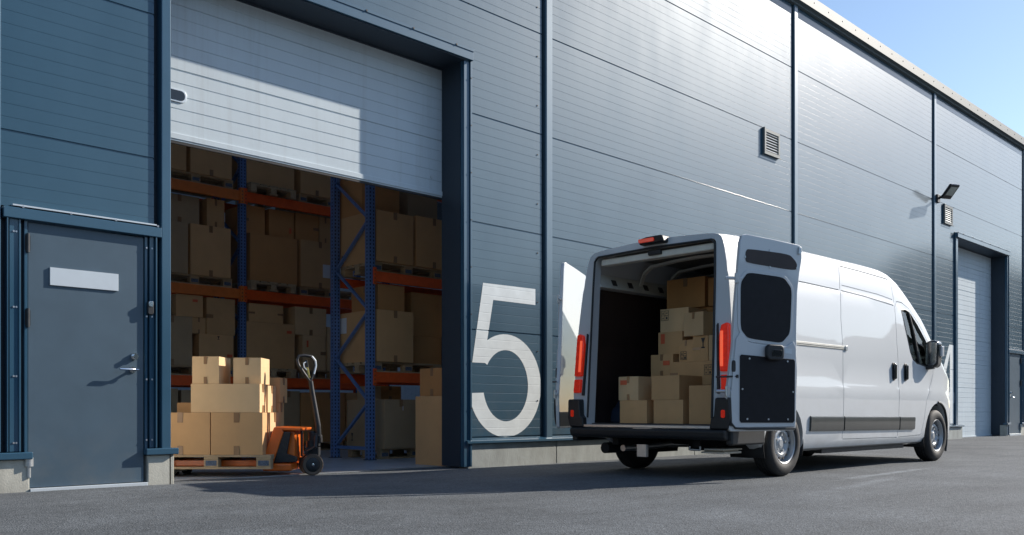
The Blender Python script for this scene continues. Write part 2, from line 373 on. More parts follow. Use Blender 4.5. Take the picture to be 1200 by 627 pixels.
# plinth
def plinth(x0, x1):
    j = x0; step = 3.05 if x0 > 0 else 3.0
    p = MB()
    k = x0
    cuts = [x0]
    if abs(x0-6.9) < .02: cuts += [8.42, 11.5, 14.6]
    while cuts[-1]+3.1 < x1: cuts.append(cuts[-1]+3.1)
    cuts.append(x1)
    for a, b in zip(cuts[:-1], cuts[1:]):
        p.box(a+.006, b-.006, 0, .16, -.08, .285)
    p.build('plinth', M['concrete_old'], wh, bevel=.006)
    MB().prism([(.10,.30),(-.045,.292),(-.045,.318),(.03,.345),(.10,.345)], lambda p, q, d: (d, p, q), x0-.03, x1).build('plinth_flashing', M['trim'], wh)
plinth(6.9, 22.62); plinth(27.3, 46)
plinth(-12, 1.86)
# number 5 and 4 laid over the ribbed cladding
def glyph(name, polys, label=None, z0=.3, z1=2.4):
    bm = bmesh.new()
    for poly in polys:
        vs = [bm.verts.new((x, 0, z)) for x, z in poly]; bm.faces.new(vs)
    bm.normal_update(); bmesh.ops.triangulate(bm, faces=bm.faces[:])
    pr = profile(z0-.1, z1+.1, y=PY)
    for z, _ in pr:
        bmesh.ops.bisect_plane(bm, geom=bm.verts[:]+bm.edges[:]+bm.faces[:], plane_co=(0,0,z), plane_no=(0,0,1), dist=1e-5)
    def yy(z):
        for (a, ya), (b, yb) in zip(pr[:-1], pr[1:]):
            if a <= z <= b: return ya+(yb-ya)*(z-a)/max(b-a, 1e-6)
        return PY
    for v in bm.verts: v.co.y = yy(v.co.z)-.0015
    me = bpy.data.meshes.new(name); bm.normal_update(); bm.to_mesh(me); bm.free(); me.materials.append(M['white_glyph'])
    o = bpy.data.objects.new(name, me); col.objects.link(o); o.parent = wh
    if label: o['label'] = label
    return o
five = [(7.174,2.194),(8.062,2.203),(8.062,2.002),(7.338,2.005),(7.249,1.465)]
def arc(cx, cz, rx, rz, a0, a1, n):
    return [(cx+rx*math.cos(R(a0+(a1-a0)*i/n)), cz+rz*math.sin(R(a0+(a1-a0)*i/n))) for i in range(n+1)]
cx_, cz_ = 7.553, .978
outer = arc(cx_, cz_, .608, .626, 121, -171, 44)
inner = arc(cx_, cz_, .378, .434, -168, 146, 44)
five = five[:4]+outer+inner+[(7.205,1.242),(7.001,1.242)]
glyph('number_five', [five], 'large white numeral 5 on the ribbed wall')
glyph('number_four', [[(22.10,2.21),(22.13,2.21),(22.13,.36),(21.90,.36),(21.90,2.02),(21.42,1.10),(21.90,1.10),(21.90,.85),(21.10,.85),(21.10,1.05),(21.86,2.21)]], 'large white numeral 4 beside the far dock')
glyph('number_four_foot', [[(22.13,.85),(22.16,.85),(22.16,1.10),(22.13,1.10)]])

# dock surround
def dock(x0, x1, top=4.75, dep=.386, closed=None, flip=False):
    # x0..x1 clear opening
    w = .12
    MB().box(x0-.085 if closed is None else x0-.13, x0, -.008, dep, .30, top).build('door_jamb', M['trim'], wh, bevel=.008)
    if closed is None: MB().box(x0-.14, x0-.08, .10, .14, .30, 7.8).build('seam_channel', M['trimdark'], wh)
    MB().box(x0-.01, x0+.001, .0, dep, .02, top).build('jamb_lining', M['trimdark'], wh)
    MB().box(x1, x1+.10, -.012, .05, .02, top).box(x1+.085, x1+.112, -.028, -.0125, .02, top).build('door_jamb', M['trim'], wh, bevel=.004)
    MB().box(x1-.004, x1+.09, .052, dep, .02, top).build('jamb_lining', M['trimdark'], wh)
    MB().box(x0-.13, x1+.115, -.055, .13, top, top+.115).box(x0-.13, x1+.115, -.063, -.0555, top+.098, top+.13).build('door_lintel', M['trim'], wh, bevel=.004)
    MB().box(x0-.0, x1+.02, -.03, dep, top-.012, top-.001).build('lintel_lining', M['trimdark'], wh)
    k = x0+.2
    while k < x1: MB().cyl((k,-.063,top+.114), (k,-.070,top+.114), .011, 8).build('rivet', M['darkmetal'], wh); k += .62
    for z in [.7+.55*i for i in range(8)]: MB().cyl((x1+.098,-.028,z), (x1+.098,-.034,z), .008, 8).build('rivet', M['darkmetal'], wh)
    # sectional door leaf
    zb = 3.27 if closed is None else .02
    y = dep+.0
    nsec = [zb]; 
    prof_s = []
    leaf = MB(); pitch = .122
    z = zb; pts = [(z, y)]; i = 0
    while z < top+.3:
        zz = z+pitch
        wide = .018 if i % 5 == 4 else .010; dd = .012 if i % 5 == 4 else .006
        pts += [(zz-wide/2, y), (zz-wide*.2, y+dd), (zz+wide*.2, y+dd), (zz+wide/2, y)]
        z = zz; i += 1
    n = len(pts)
    for x in (x0+.0, x1+.02): leaf.v += [(x, q, p) for p, q in pts]
    for i in range(n-1): leaf.f.append((i, n+i, n+i+1, i+1)); leaf.m.append(0)
    leaf.add([(x0,y+.045,zb),(x1+.02,y+.045,zb),(x1+.02,y+.045,z),(x0,y+.045,z)], [(0,3,2,1)])
    d = leaf.build('roller_door', M['shutter'], wh)
    d['label'] = 'pale sectional door, half raised over the open dock' if closed is None else 'pale sectional door, fully closed'
    MB().box(x0, x1+.015, y-.012, y+.05, zb-.045, zb+.012).box(x0, x1+.015, y-.004, y+.03, zb-.062, zb-.046).build('bottom_rail', M['shutter'], d, bevel=.006)
    MB().box(x0, x1+.015, y+.0, y+.02, zb-.085, zb-.062).build('rubber_seal', M['rubber'], d)
    if closed is None:
        h = MB().prism(rrect(3.47, 3.70, 3.575, 3.70, .05), lambda p, q, t: (p, t, q), y-.014, y-.001).build('grip_plate', M['plate'], d, bevel=.004)
        MB().prism(rrect(3.49, 3.68, 3.592, 3.683, .04), lambda p, q, t: (p, t, q), y-.018, y-.0145).build('grip_recess', M['blackgloss'], d)
        MB().cyl((x1-.16, y, zb+.16), (x1-.16, y-.012, zb+.16), .022, 12).build('door_bolt', M['plate'], d, smooth=True)
    MB().box(x0, x1+.02, dep-.02, dep+.1, top-.03, top+.16).build('top_seal', M['trimdark'], wh)
dock(3.383, 6.838)
dock(22.31, 25.80, closed=True)
MB().box(3.40, 6.84, .385, .47, .003, .014).build('threshold', M['galv'], wh)

def personnel_door(x0, x1, mirror=False, z=.055):
    """leaf x0..x1, frame, lintel and pedestals; hinge side at x0 unless mirrored"""
    f = lambda x: (x0+x1)-x if mirror else x
    def bx(mb, a, b, *r): return mb.box(f(a), f(b), *r)
    top = 2.19
    leaf = bx(MB(), x0, x1, .020, .070, z, top); d = leaf.build('door', M['door'], wh, bevel=.003)
    d['label'] = 'dark blue grey steel personnel door with blank plate' if not mirror else 'steel personnel door beyond the far dock'
    fr = MB()
    bx(fr, x0-.03, x0-.006, .008, .15, .30, top+.01); bx(fr, x1+.006, x1+.03, .008, .15, .30, top+.01); bx(fr, x0-.03, x1+.03, .008, .15, top+.008, top+.04)
    fr.build('door_frame', M['trim'], wh, bevel=.003)
    for q in ((x0-.14, x0-.06, .0, .1), (x0-.075, x0-.060, -.012, -.0005), (x0-.165, x0-.155, -.03, .1), (x1+.045, x1+.085, .0, .1), (x1+.088, x1+.10, -.03, .1)):
        bx(MB(), *q, .35, 2.2).build('side_trim', M['trim'], wh, bevel=.003)
    bk = MB(); bx(bk, x0-.23, x0-.03, .06, .15, .30, 2.3); bx(bk, x1+.03, x1+.14, .06, .15, .30, 2.3); bk.build('frame_backing', M['trimdark'], wh)
    bx(MB(), x0-.19, x1+.14, -.035, .12, 2.20, 2.287).build('lintel', M['trim'], wh, bevel=.006)
    ll = MB(); bx(ll, x0-.12, x1+.10, -.02, .029, 2.302, 2.314); ll.build('drip_flashing', M['plate'], wh)
    for k in range(4): a = f(x0-.05+k*.36); MB().cyl((a,.02,2.300), (a,-.038,2.296), .009, 8).build('screw', M['screw'], wh, smooth=True)
    for zz in (.42, .95, 1.5, 2.1):
        for xx in (x0-.11, x0-.09, x1+.065, x1+.018): MB().cyl((f(xx),.02,zz), (f(xx),-.006,zz), .008, 8).build('screw', M['screw'], wh, smooth=True)
    p = MB(); bx(p, x0-.36, x0+.006, 0, .16, -.05, .285); p.build('pedestal', M['concrete'], wh, bevel=.008)
    p = MB(); bx(p, x1+.03, x1+.265, 0, .16, -.05, .285); p.build('pedestal', M['concrete'], wh, bevel=.008)
    p = MB(); bx(p, x0-.36, x0+.02, -.045, .08, .288, .345); p.build('pedestal_cap', M['trim'], wh, bevel=.008)
    p = MB(); bx(p, x1+.00, x1+.29, -.045, .08, .288, .345); p.build('pedestal_cap', M['trim'], wh, bevel=.008)
    bx(MB(), x0+.008, x1+.028, -.012, .15, .0, .050).build('door_sill', M['plate'], wh, bevel=.004)
    # hinges
    for zz in (2.02, 1.42):
        h = MB(); a = f(x0-.006); h.cyl((a,.0,zz-.075), (a,.0,zz+.075), .014, 12); h.box(a-.02, a+.02, .005, .019, zz-.06, zz+.06); h.build('hinge', M['darkmetal'], d, smooth=True)
    a = f(x0-.0); MB().cyl((a,.0,.23), (a,.0,.30), .035, 14).cyl((a,.0,.14), (a,.0,.23), .016, 10).build('hinge', M['galv'], d, smooth=True)
    # lever handle and lock
    hx = f(x1-.095); sgn = 1 if mirror else -1
    h = MB().cyl((hx,.020,1.03), (hx,.008,1.03), .028, 18); h.tube([(hx,.015,1.03),(hx,-.040,1.03),(hx+sgn*.02,-.052,1.03),(hx+sgn*.135,-.052,1.03)], .0115, 10)
    h.tube([(hx,-.04,1.03),(hx-sgn*.03,-.042,1.03)], .010, 10)
    h.build('handle', M['chrome'], d, smooth=True)
    MB().cyl((hx+.01,.020,1.145), (hx+.01,-.006,1.145), .031, 20).cyl((hx+.01,-.006,1.145), (hx+.01,-.030,1.145), .021, 16).build('lock', M['chrome'], d, smooth=True)
    if not mirror:
        MB().box(2.385, 2.93, .004, .019, 1.70, 1.845).build('blank_plate', M['plate'], d, bevel=.002)
        r = MB().prism(rrect(x1+.018, x1+.072, 1.515, 1.635, .02), lambda p, q, t: (p, t, q), -.03, .0)
        r.build('card_reader', M['black'], wh, bevel=.008, smooth=True)
        MB().prism(rrect(x1+.026, x1+.064, 1.585, 1.632, .012), lambda p, q, t: (p, t, q), -.036, -.0305).build('reader_face', M['chrome'], wh, bevel=.003)
personnel_door(2.225, 3.150)
personnel_door(26.03, 26.95, mirror=True)
# narrow post between the dock jamb and the door (with groove)
MB().box(1.95, 2.02, -.02, .05, .35, 7.84).build('seam_cover', M['trim'], wh, bevel=.006)
for z in [.8+.62*i for i in range(11)]:
    MB().cyl((2.0,-.02,z), (2.0,-.028,z), .009, 8).build('screw', M['darkmetal'], wh)
    MB().cyl((COLS[3]-.13,.035,z), (COLS[3]-.13,.022,z), .009, 8).build('screw', M['darkmetal'], wh)

# wall vents and flood light
def vent(x, z, w=.50, h=.42, label=''):
    v = empty('wall_vent', (x, PY, z)); tag(v, label, 'vent', 'louvred vents on the warehouse wall')
    f = MB(); t = .05
    f.box(0, w, -.035, 0, 0, t).box(0, w, -.035, 0, h-t, h).box(0, t, -.035, 0, t, h-t).box(w-t, w, -.035, 0, t, h-t).box(-.03, w+.03, -.05, -.036, -.012, .0)
    f.box(-.02, 0, -.045, 0, -.01, h+.02)
    f.build('frame', M['gutter'], v, bevel=.003)
    MB().box(t, w-t, -.004, -.001, t, h-t).build('backing', M['mark'], v)
    s = MB()
    for i in range(7):
        zz = t+.02+i*(h-2*t)/7; s.add([(t,-.03,zz-.004),(w-t,-.03,zz-.004),(w-t,-.006,zz+.024),(t,-.006,zz+.024),(t,-.026,zz-.007),(w-t,-.026,zz-.007),(w-t,-.003,zz+.020),(t,-.003,zz+.020)], [(0,1,2,3),(7,6,5,4),(0,4,5,1),(3,2,6,7)])
    s.build('slat', M['plate'], v)
vent(13.55, 5.005, label='square louvred vent high on the wall above the van')
vent(21.50, 4.99, label='small louvred vent below the flood light')
fl_ = empty('flood_light', (21.06,-.02,5.50)); tag(fl_, 'black angled flood light on a wall arm', 'flood light')
MB().box(-.07, .07, -.02, .05, -.12, .06).tube([(-.02,-.02,-.03),(-.04,-.14,.02),(-.03,-.22,.03)], .028, 10).build('arm', M['black'], fl_, bevel=.004)
Mh = Matrix.Translation((-.03,-.27,.08)) @ Matrix.Rotation(R(-25), 4, 'Z') @ Matrix.Rotation(R(-42), 4, 'X')
MB().xbox(Mh, .27, .38, .06).build('housing', M['blackgloss'], fl_, bevel=.02)
MB().xbox(Mh @ Matrix.Translation((0,-.03,-.033)), .19, .22, .006).build('lens', M['lampglass'], fl_)

# ------------------------------------------------------------------ cardboard boxes, pallets
def cbox(x0, x1, y0, y1, z0, z1, label, m='card', tapes=('y-',), rz=0, group=None, extra=(), parent_M=None):
    """box with footprint x0..x1, y0..y1; tapes on the named faces ('y-','x-','x+', 'front' mid seam)"""
    w, d, h = x1-x0, y1-y0, z1-z0
    cx, cy = (x0+x1)/2, (y0+y1)/2
    loc = Vector((cx, cy, z0)); r = rz
    if parent_M is not None:
        loc = parent_M @ loc; r = rz+parent_M.to_euler().z
    b = empty('cardboard_box', loc, r); tag(b, label, 'cardboard box', group)
    e = .0025
    bd = MB()
    # slightly bulged shell with flap seam on top
    X, Y = w/2, d/2
    bul = .004+.004*rnd.random()
    N_ = 3
    lv = [0, h/3, 2*h/3, h]
    k = [0, bul, bul, 0]
    vs = []
    for z, q in zip(lv, k):
        vs += [(-X,-Y,z),(0,-Y-q,z),(X,-Y,z),(X+q*.7,0,z),(X,Y,z),(0,Y+q,z),(-X,Y,z),(-X-q*.7,0,z)]
    fs = []
    for i in range(3):
        for j in range(8): fs.append((i*8+j, i*8+(j+1) % 8, i*8+8+(j+1) % 8, i*8+8+j))
    fs.append(tuple(range(8))[::-1]); bd.add(vs, fs)
    # two top flaps with a seam gap
    s_ = .0025
    bd.add([(-X,-Y,h),(0,-Y,h),(X,-Y,h),(X,-s_,h),(-X,-s_,h),(-X,-s_,h-.006),(X,-s_,h-.006)], [(0,1,2,3,4),(4,3,6,5)])
    bd.add([(-X,Y,h),(0,Y,h),(X,Y,h),(X,s_,h),(-X,s_,h),(-X,s_,h-.006),(X,s_,h-.006)], [(4,3,2,1,0),(5,6,3,4)])
    bd.add([(-X,-s_,h-.006),(X,-s_,h-.006),(X,s_,h-.006),(-X,s_,h-.006)], [(0,1,2,3)])
    bd.build('carton', M[m], b)
    tw = min(.055, w*.12)
    for t in tapes:
        tb = MB(); L_ = min(.10, h*.28)
        if t == 'y-':
            MB().box(-tw/2, tw/2, -Y-bul-.0012, -Y+.01, -.0, L_*.9).build('tape', M['tape'], b)
            tb.box(-tw/2, tw/2, -Y-bul-.0012, -Y+.01, h-L_, h+.0022).box(-tw/2, tw/2, -Y+.0095, Y, h+.0005, h+.0024)
        elif t == 'y-top': tb.box(-tw/2, tw/2, -Y-bul-.0012, -Y+.01, h-L_, h+.0022).box(-tw/2, tw/2, -Y+.0095, Y, h+.0005, h+.0024)
        elif t == 'x+': MB().box(X-.01, X+bul+.0012, -tw/2, tw/2, 0, L_*.9).build('tape', M['tape'], b); tb.box(X-.01, X+bul+.0012, -tw/2, tw/2, h-L_, h+.0022).box(-X, X-.0095, -tw/2, tw/2, h+.0005, h+.0024)
        elif t == 'x-': MB().box(-X-bul-.0012, -X+.01, -tw/2, tw/2, 0, L_*.9).build('tape', M['tape'], b); tb.box(-X-bul-.0012, -X+.01, -tw/2, tw/2, h-L_, h+.0022).box(-X+.0095, X, -tw/2, tw/2, h+.0005, h+.0024)
        elif t == 'x-side': tb.box(-X-.0045, -X+.01, -Y-.0012, -Y+.10, h*.42, h*.52)
        elif t == 'y-mid': tb.box(-X-.001, -X+.10, -Y-bul-.0012, -Y+.01, h*.44, h*.54)
        elif t == 'y-midR': tb.box(X-.10, X+.001, -Y-bul-.0012, -Y+.01, h*.44, h*.54)
        elif t == 'x-topside': tb.box(-X-bul-.0012, -X+.01, -tw/2, tw/2, h-L_, h+.0022)
        tb.build('tape', M['tape'], b)
    for kind, face, u, v, su, sv in extra:      # stickers: u,v centre as fraction of the face, size in m
        mb = MB(); mm = {'sticker':'sticker','mark':'mark','paper':'paper'}[kind]
        uu, vv = (u-.5), v*h
        rect = [(-su/2,-sv/2),(su/2,-sv/2),(su/2,sv/2),(-su/2,sv/2)]
        def place(rect, off=.0015):
            if face == 'y-': mb.prism(rect, lambda p, q, t: (uu*w+p, -Y-bul-off+t, vv+q), 0, .001)
            elif face == 'x-': mb.prism(rect, lambda p, q, t: (-X-bul*.7-off+t, -uu*d-p, vv+q), 0, .001)
            elif face == 'x+': mb.prism(rect, lambda p, q, t: (X+bul*.7+off-t, uu*d+p, vv+q), 0, .001)
        if kind == 'mark':
            if su > .055:    # stencilled care symbols: a ruled frame of small pictograms
                t_ = .004
                for a, b_, c, e_ in ((-su/2,su/2,-sv/2,-sv/2+t_),(-su/2,su/2,sv/2-t_,sv/2),(-su/2,-su/2+t_,-sv/2,sv/2),(su/2-t_,su/2,-sv/2,sv/2),(-t_/2,t_/2,-sv/2,sv/2),(-su/2,su/2,-t_/2,t_/2)):
                    place([(a,c),(b_,c),(b_,e_),(a,e_)])
                q = su/4
                place([(-q-.01,sv/4-.012),(-q+.01,sv/4-.012),(-q,sv/4+.014)])
                place([(q-.010,-sv/4-.014),(q+.010,-sv/4-.014),(q+.010,-sv/4+.012),(q-.010,-sv/4+.012)])
                place([(q-.012,sv/4-.004),(q+.012,sv/4-.004),(q+.012,sv/4+.004),(q-.012,sv/4+.004)])
                place([(-q-.010,-sv/4-.010),(-q+.010,-sv/4-.010),(-q,-sv/4+.012)])
            else:            # fragile glass symbol
                place([(-su*.5,sv*.5),(su*.5,sv*.5),(su*.12,0),(su*.12,-sv*.36),(su*.45,-sv*.36),(su*.45,-sv*.5),(-su*.45,-sv*.5),(-su*.45,-sv*.36),(-su*.12,-sv*.36),(-su*.12,0)])
        else: place(rect)
        mb.build({'sticker':'orange_sticker','mark':'printed_symbol','paper':'shipping_label'}[kind], M[mm], b)
    return b

def make_pallet():
    p = empty('wooden_pallet')
    t = MB()
    for yy, w in ((-.33,.145),(-.17,.10),(0,.145),(.17,.10),(.33,.145)): t.box(-.6, .6, yy-w/2, yy+w/2, .122, .144)
    t.build('top_deck', M['wood'], p, bevel=.002, seg=1)
    c = MB()
    for xx in (-.5275, 0, .5275): c.box(xx-.0725, xx+.0725, -.4, .4, .100, .1215)
    c.build('cross_board', M['wood'], p, bevel=.002, seg=1)
    for xx in (-.5275, 0, .5275):
        for yy in (-.35, 0, .35):
            bk = MB().box(xx-.0725, xx+.0725, yy-.05, yy+.05, .022, .0995).build('block', M['wood'], p, bevel=.003, seg=1)
            if yy == -.35:
                MB().prism(rrect(xx-.055, xx+.055, .036, .088, .006), lambda a, b, d: (a, d, b), -.4016, -.4002).build('block_stamp', M['stamp'], bk)
    bt = MB()
    for yy, w in ((-.35,.10),(0,.145),(.35,.10)): bt.box(-.6, .6, yy-w/2, yy+w/2, 0, .0215)
    bt.build('bottom_board', M['wood'], p, bevel=.002, seg=1)
    return p
pallet0 = None
def pallet(x, y, z, rz, label, group=None):
    global pallet0
    if pallet0 is None: pallet0 = o = make_pallet()
    else: o = copy_tree(pallet0)
    o.location = (x, y, z); o.rotation_euler = (0,0,rz)
    if 'group' in o.keys(): del o['group']
    tag(o, label, 'pallet', group); return o

# pallet on the pallet truck, local frame: u along the picture-side long edge, v away
CA = math.atan(1081/1050.)
def cam_frame(cx, cz): return (cz*math.cos(CA)+cx*math.sin(CA), cz*math.sin(CA)-cx*math.cos(CA)-7.85)
px, py = cam_frame(-3.03, 9.42)
RZ = CA-math.pi/2
pallet(px, py, .085, RZ, 'pallet raised on the orange pallet truck, carrying the sunlit boxes', 'loaded pallets')
PM = Matrix.Translation((px, py, 0)) @ Matrix.Rotation(RZ, 4, 'Z')
z0 = .2305
GP = 'boxes on the pallet truck'
def pb(u0, u1, v0, v1, za, zb, label, **k):  # u,v: camera-frame cx and cz turned local
    return cbox(u0+3.03, u1+3.03, v0-9.42, v1-9.42, za, zb, label, parent_M=PM, group=GP, **k)
pb(-3.64, -3.045, 9.03, 9.55, z0, z0+.425, 'left bottom box on the raised pallet behind the door pedestal', tapes=('y-',))
pb(-3.035, -2.515, 9.03, 9.25, z0, z0+.425, 'wide bottom box at the near right corner of the raised pallet', tapes=('y-',))
pb(-3.035, -2.50, 9.26, 9.62, z0, z0+.425, 'bottom box behind the near corner box on the raised pallet', tapes=('x+',), m='card_pale')
pb(-3.60, -2.51, 9.63, 9.86, z0, z0+.53, 'rearmost tall box on the raised pallet beside the orange truck body', tapes=('x+',))
pb(-3.24, -2.545, 9.04, 9.27, z0+.427, z0+.715, 'long plain box in the second layer of the raised pallet', tapes=('x+',), m='card_pale', extra=[('sticker','x+',.75,.5,.03,.07)])
pb(-3.22, -2.53, 9.285, 9.60, z0+.427, z0+.705, 'second layer box behind the long plain one', tapes=('x+',), m='card_pale')
pb(-3.0, -2.50, 9.64, 9.96, z0+.532, z0+.80, 'upright box standing on the rear box of the raised pallet', tapes=('x+','y-top'), m='card')
pb(-3.23, -2.96, 9.05, 9.42, z0+.717, z0+.992, 'top left box of the raised pallet with tape down its face', tapes=('y-',), m='card_pale')
pb(-2.83, -2.55, 9.10, 9.42, z0+.717, z0+.982, 'top right box of the raised pallet with pale tape', tapes=('y-',), m='card_pale')

# ------------------------------------------------------------------ pallet truck
jx, jy = cam_frame(-2.235, 9.42)
tr = empty('pallet_truck', (jx, jy, 0), RZ); tag(tr, 'orange hand pallet truck with black handle lifting the pallet of boxes', 'pallet truck')
# local: +x toward handle end (right in view), forks toward -x
for s in (-1, 1):
    y0_, y1_ = (s*.185-.08, s*.185+.08)
    fk = MB(); fk.box(-1.40, -.30, y0_, y1_, .112, .168).box(-1.40, -.30, y0_, y0_+.008, .105, .1115).build('fork', M['jackorange'], tr, bevel=.006)
    rl = MB().cyl((-1.25, s*.185-.05, .042), (-1.25, s*.185+.05, .042), .041, 16); rl.build('load_roller', M['rubber'], tr, smooth=True)
    MB().prism([(-1.33,.05),(-1.25,.03),(-1.0,.10),(-1.05,.111),(-1.33,.111)], lambda a, b, d: (a, d, b), s*.185-.065, s*.185-.055).build('roller_bracket', M['darkmetal'], tr)
MB().box(-.32, -.02, -.265, .265, .055, .135).build('fork_base', M['jackorange'], tr, bevel=.02)
for s in (-1, 1):
    yy = s*.24
    MB().prism([(-.33,.13),(-.21,.13),(-.10,.455),(-.13,.505),(-.20,.505)], lambda a, b, d: (a, d, b), yy-.022, yy+.022).build('frame_leg', M['jackorange'], tr, bevel=.008)
    MB().prism([(-.205,.14),(.03,.15),(.04,.20),(-.07,.235),(-.03,.455),(-.105,.46)], lambda a, b, d: (a, d, b), yy-.012, yy+.012).build('side_panel', M['darkmetal'], tr, bevel=.006)
MB().prism([(-.205,.475),(.075,.468),(.085,.498),(-.19,.512)], lambda a, b, d: (a, d, b), -.26, .26).build('top_cover', M['jackorange'], tr, bevel=.012)
MB().box(-.14, .0, -.20, .20, .15, .474).build('battery_cover', M['jackorange'], tr, bevel=.02)
pm = MB().cyl((.13,0,.19), (.13,0,.46), .034, 16).cyl((.13,0,.19), (.13,0,.36), .058, 18).box(.07, .21, -.06, .06, .20, .29).cyl((.045,-.09,.20), (.045,-.09,.47), .014, 10)
pm.tube([(.10,-.12,.24),(.20,-.14,.30),(.20,-.10,.42)], .018, 10).build('pump', M['darkmetal'], tr, bevel=.004)
MB().box(.14, .21, -.05, .05, .30, .44).box(.16, .23, -.075, .075, .34, .39).cyl((.20,-.08,.40), (.20,.08,.40), .028, 12).build('handle_pivot', M['black'], tr, bevel=.006)
ax = MB().cyl((.12,-.11,.10), (.12,.11,.10), .018, 12).box(.08, .16, -.035, .035, .10, .20); ax.build('axle', M['darkmetal'], tr)
for s in (-1, 1):
    an = R(28); c_, s_ = math.cos(an), math.sin(an)
    def wf(a, b, d, s=s): # wheel axis slightly turned
        yy = s*.075+d; return (.12+a*c_-yy*s_*.9, yy*c_+a*s_, .112+b)
    wh_ = empty('wheel', (0,0,0), parent=tr)
    MB().lathe([(.0,-.032),(.03,-.034),(.070,-.030),(.075,-.026),(.075,.026),(.070,.03),(0,.03)], wf, 28).build('hub', M['darkmetal'], wh_, smooth=True)
    MB().lathe([(.0751,-.030),(.104,-.031),(.112,-.020),(.112,.020),(.104,.031),(.0751,.030)], wf, 32).build('tyre', mat('tan_rubber' , (.12,.085,.06), .6), wh_, smooth=True)
    MB().lathe([(0,-.042),(.016,-.040),(.018,-.0335)], wf, 12).build('axle_cap', M['chrome'], wh_, smooth=True)
hp0 = Vector((.20,0,.36)); hp1 = Vector((.115,0,.95)); hp2 = Vector((.055,0,1.235))
MB().tube([hp0, (.195,0,.52), (.165,0,.70), (.13,0,.90), (.118,0,.985)], [.032,.030,.027,.025,.025], 14).build('handle_shaft', M['black'], tr, smooth=True)
# loop grip: tear drop, turned a little about the shaft
lp = []
ang = R(35)
for a, b in [(0,0),(.048,.085),(.092,.175),(.096,.228),(.068,.272),(.0,.281),(-.068,.272),(-.096,.228),(-.092,.175),(-.048,.085)]:
    lp.append((.117-b*.22+a*math.cos(ang), a*math.sin(ang), .975+b))
MB().tube(lp, .016, 12, closed=True).build('handle_grip', M['black'], tr, smooth=True)
MB().tube([(x+.012,y-.012,z) for x, y, z in lp[1:5]], .010, 10).build('grip_trim', M['plate'], tr, smooth=True)
MB().bar((.115,0,.985), (.068,0,1.21), .026, .014, up=(0,1,0)).build('control_lever', M['darkmetal'], tr, bevel=.003)
MB().bar((.107,-.012,1.02), (.085,-.012,1.13), .020, .005, up=(0,1,0)).build('lever_label', M['yellow'], tr)
MB().tube([(.072,-.0,1.19),(.05,-.03,1.17),(.06,-.045,1.13),(.09,-.05,1.10)], .006, 8).build('release_lever', M['plate'], tr, smooth=True)

# ------------------------------------------------------------------ pallet racks
def upright(par, x, y, h, m='rackholes'):
    o = MB()
    # C section with returned lips, 100 x 70
    pr = [(-.05,-.045),(.05,-.045),(.05,.045),(.035,.045),(.035,.038),(.043,.038),(.043,-.035),(-.043,-.035),(-.043,.038),(-.035,.038),(-.035,.045),(-.05,.045)]
    o.prism(pr, lambda a, b, d: (a, b, d), 0, h)
    u = o.build('upright', M[m], par); u.location = (x, y, 0); 
    f = MB().box(-.07, .07, -.06, .06, .0045, .012).build('foot_plate', M['darkmetal'], u)
    return u
def brace(par, x, y0, y1, h, z0=.15, step=.60, up0=True):
    z = z0; k = 0
    for zz in (z0,): MB().bar((x,y0,zz), (x,y1,zz), .028, .045).build('brace', M['rackblue'], par)
    while z+step < h:
        a, b = (y1, y0) if (k % 2 == 0) == up0 else (y0, y1)
        MB().bar((x,a,z+.03), (x,b,z+step), .028, .045, up=(1,0,0)).build('brace', M['rackblue'], par)
        z += step; k += 1
    MB().bar((x,y0,h-.2), (x,y1,h-.2), .028, .045).build('brace', M['rackblue'], par)
def beam(par, x0, x1, y, z, m='rackorange', hgt=.14):
    o = MB(); o.box(x0+.052, x1-.052, y-.025, y+.025, z-hgt, z)
    b = o.build('beam', M[m], par, bevel=.006)
    for xx, d in ((x0, 1), (x1, -1)):
        c = MB(); a = xx+.052 if d > 0 else xx-.058
        c.box(a, a+.006, y-.05, y+.02, z-hgt-.045, z+.045).box(min(xx, xx+d*.052), max(xx, xx+d*.052), y-.0535, y-.0475, z-hgt-.045, z+.045)
        for k in range(4):
            xc = xx+d*.03; zz = z-hgt-.02+k*.055; c.box(xc-.006, xc+.006, y-.0555, y-.0537, zz-.010, zz+.010, 1)
        c.build('beam_end_plate', [M[m], M['mark']], b)
    return b
LV = [1.20, 2.57, 4.10]
ra = empty('pallet_rack', (8.5, 2.6, 0)); tag(ra, 'blue and orange pallet rack whose braced end frame stands inside the dock', 'pallet rack')
def loc(par, fn, *a, **k):
    for o in fn(par, *a, **k) or (): pass
RY0, RY1 = 2.20, 3.05
rx0 = 7.08-8.5; rx1 = 9.80-8.5
for x in (rx0, rx1):
    for y in (RY0-2.6, RY1-2.6): upright(ra, x, y, 5.6)
brace(ra, rx0, RY0-2.6+.04, RY1-2.6-.04, 5.6, z0=.16, step=.62, up0=True)
brace(ra, rx1, RY0-2.6+.04, RY1-2.6-.04, 5.6, z0=.16, step=.62)
for z in LV:
    beam(ra, rx0, rx1, RY0-2.6-.02, z); beam(ra, rx0, rx1, RY1-2.6+.02, z)
LY0, LY1 = 5.15, 6.05
rb = empty('pallet_rack', (5.3, 5.6, 0)); tag(rb, 'long blue and orange pallet rack across the back, filled with boxes', 'pallet rack')
PX = [3.97-5.3, 6.735-5.3, 9.50-5.3]
for x in PX:
    for y in (LY0-5.6, LY1-5.6): upright(rb, x, y, 6.2)
    brace(rb, x, LY0-5.6+.04, LY1-5.6-.04, 6.2, z0=.16, step=.62)
for i, (a, b) in enumerate(zip(PX[:-1], PX[1:])):
    for z in LV:
        beam(rb, a, b, LY0-5.6-.02, z, 'rackorange2' if i == 0 and z > 2 else 'rackorange', .155); beam(rb, a, b, LY1-5.6+.02, z, 'rackorange', .155)

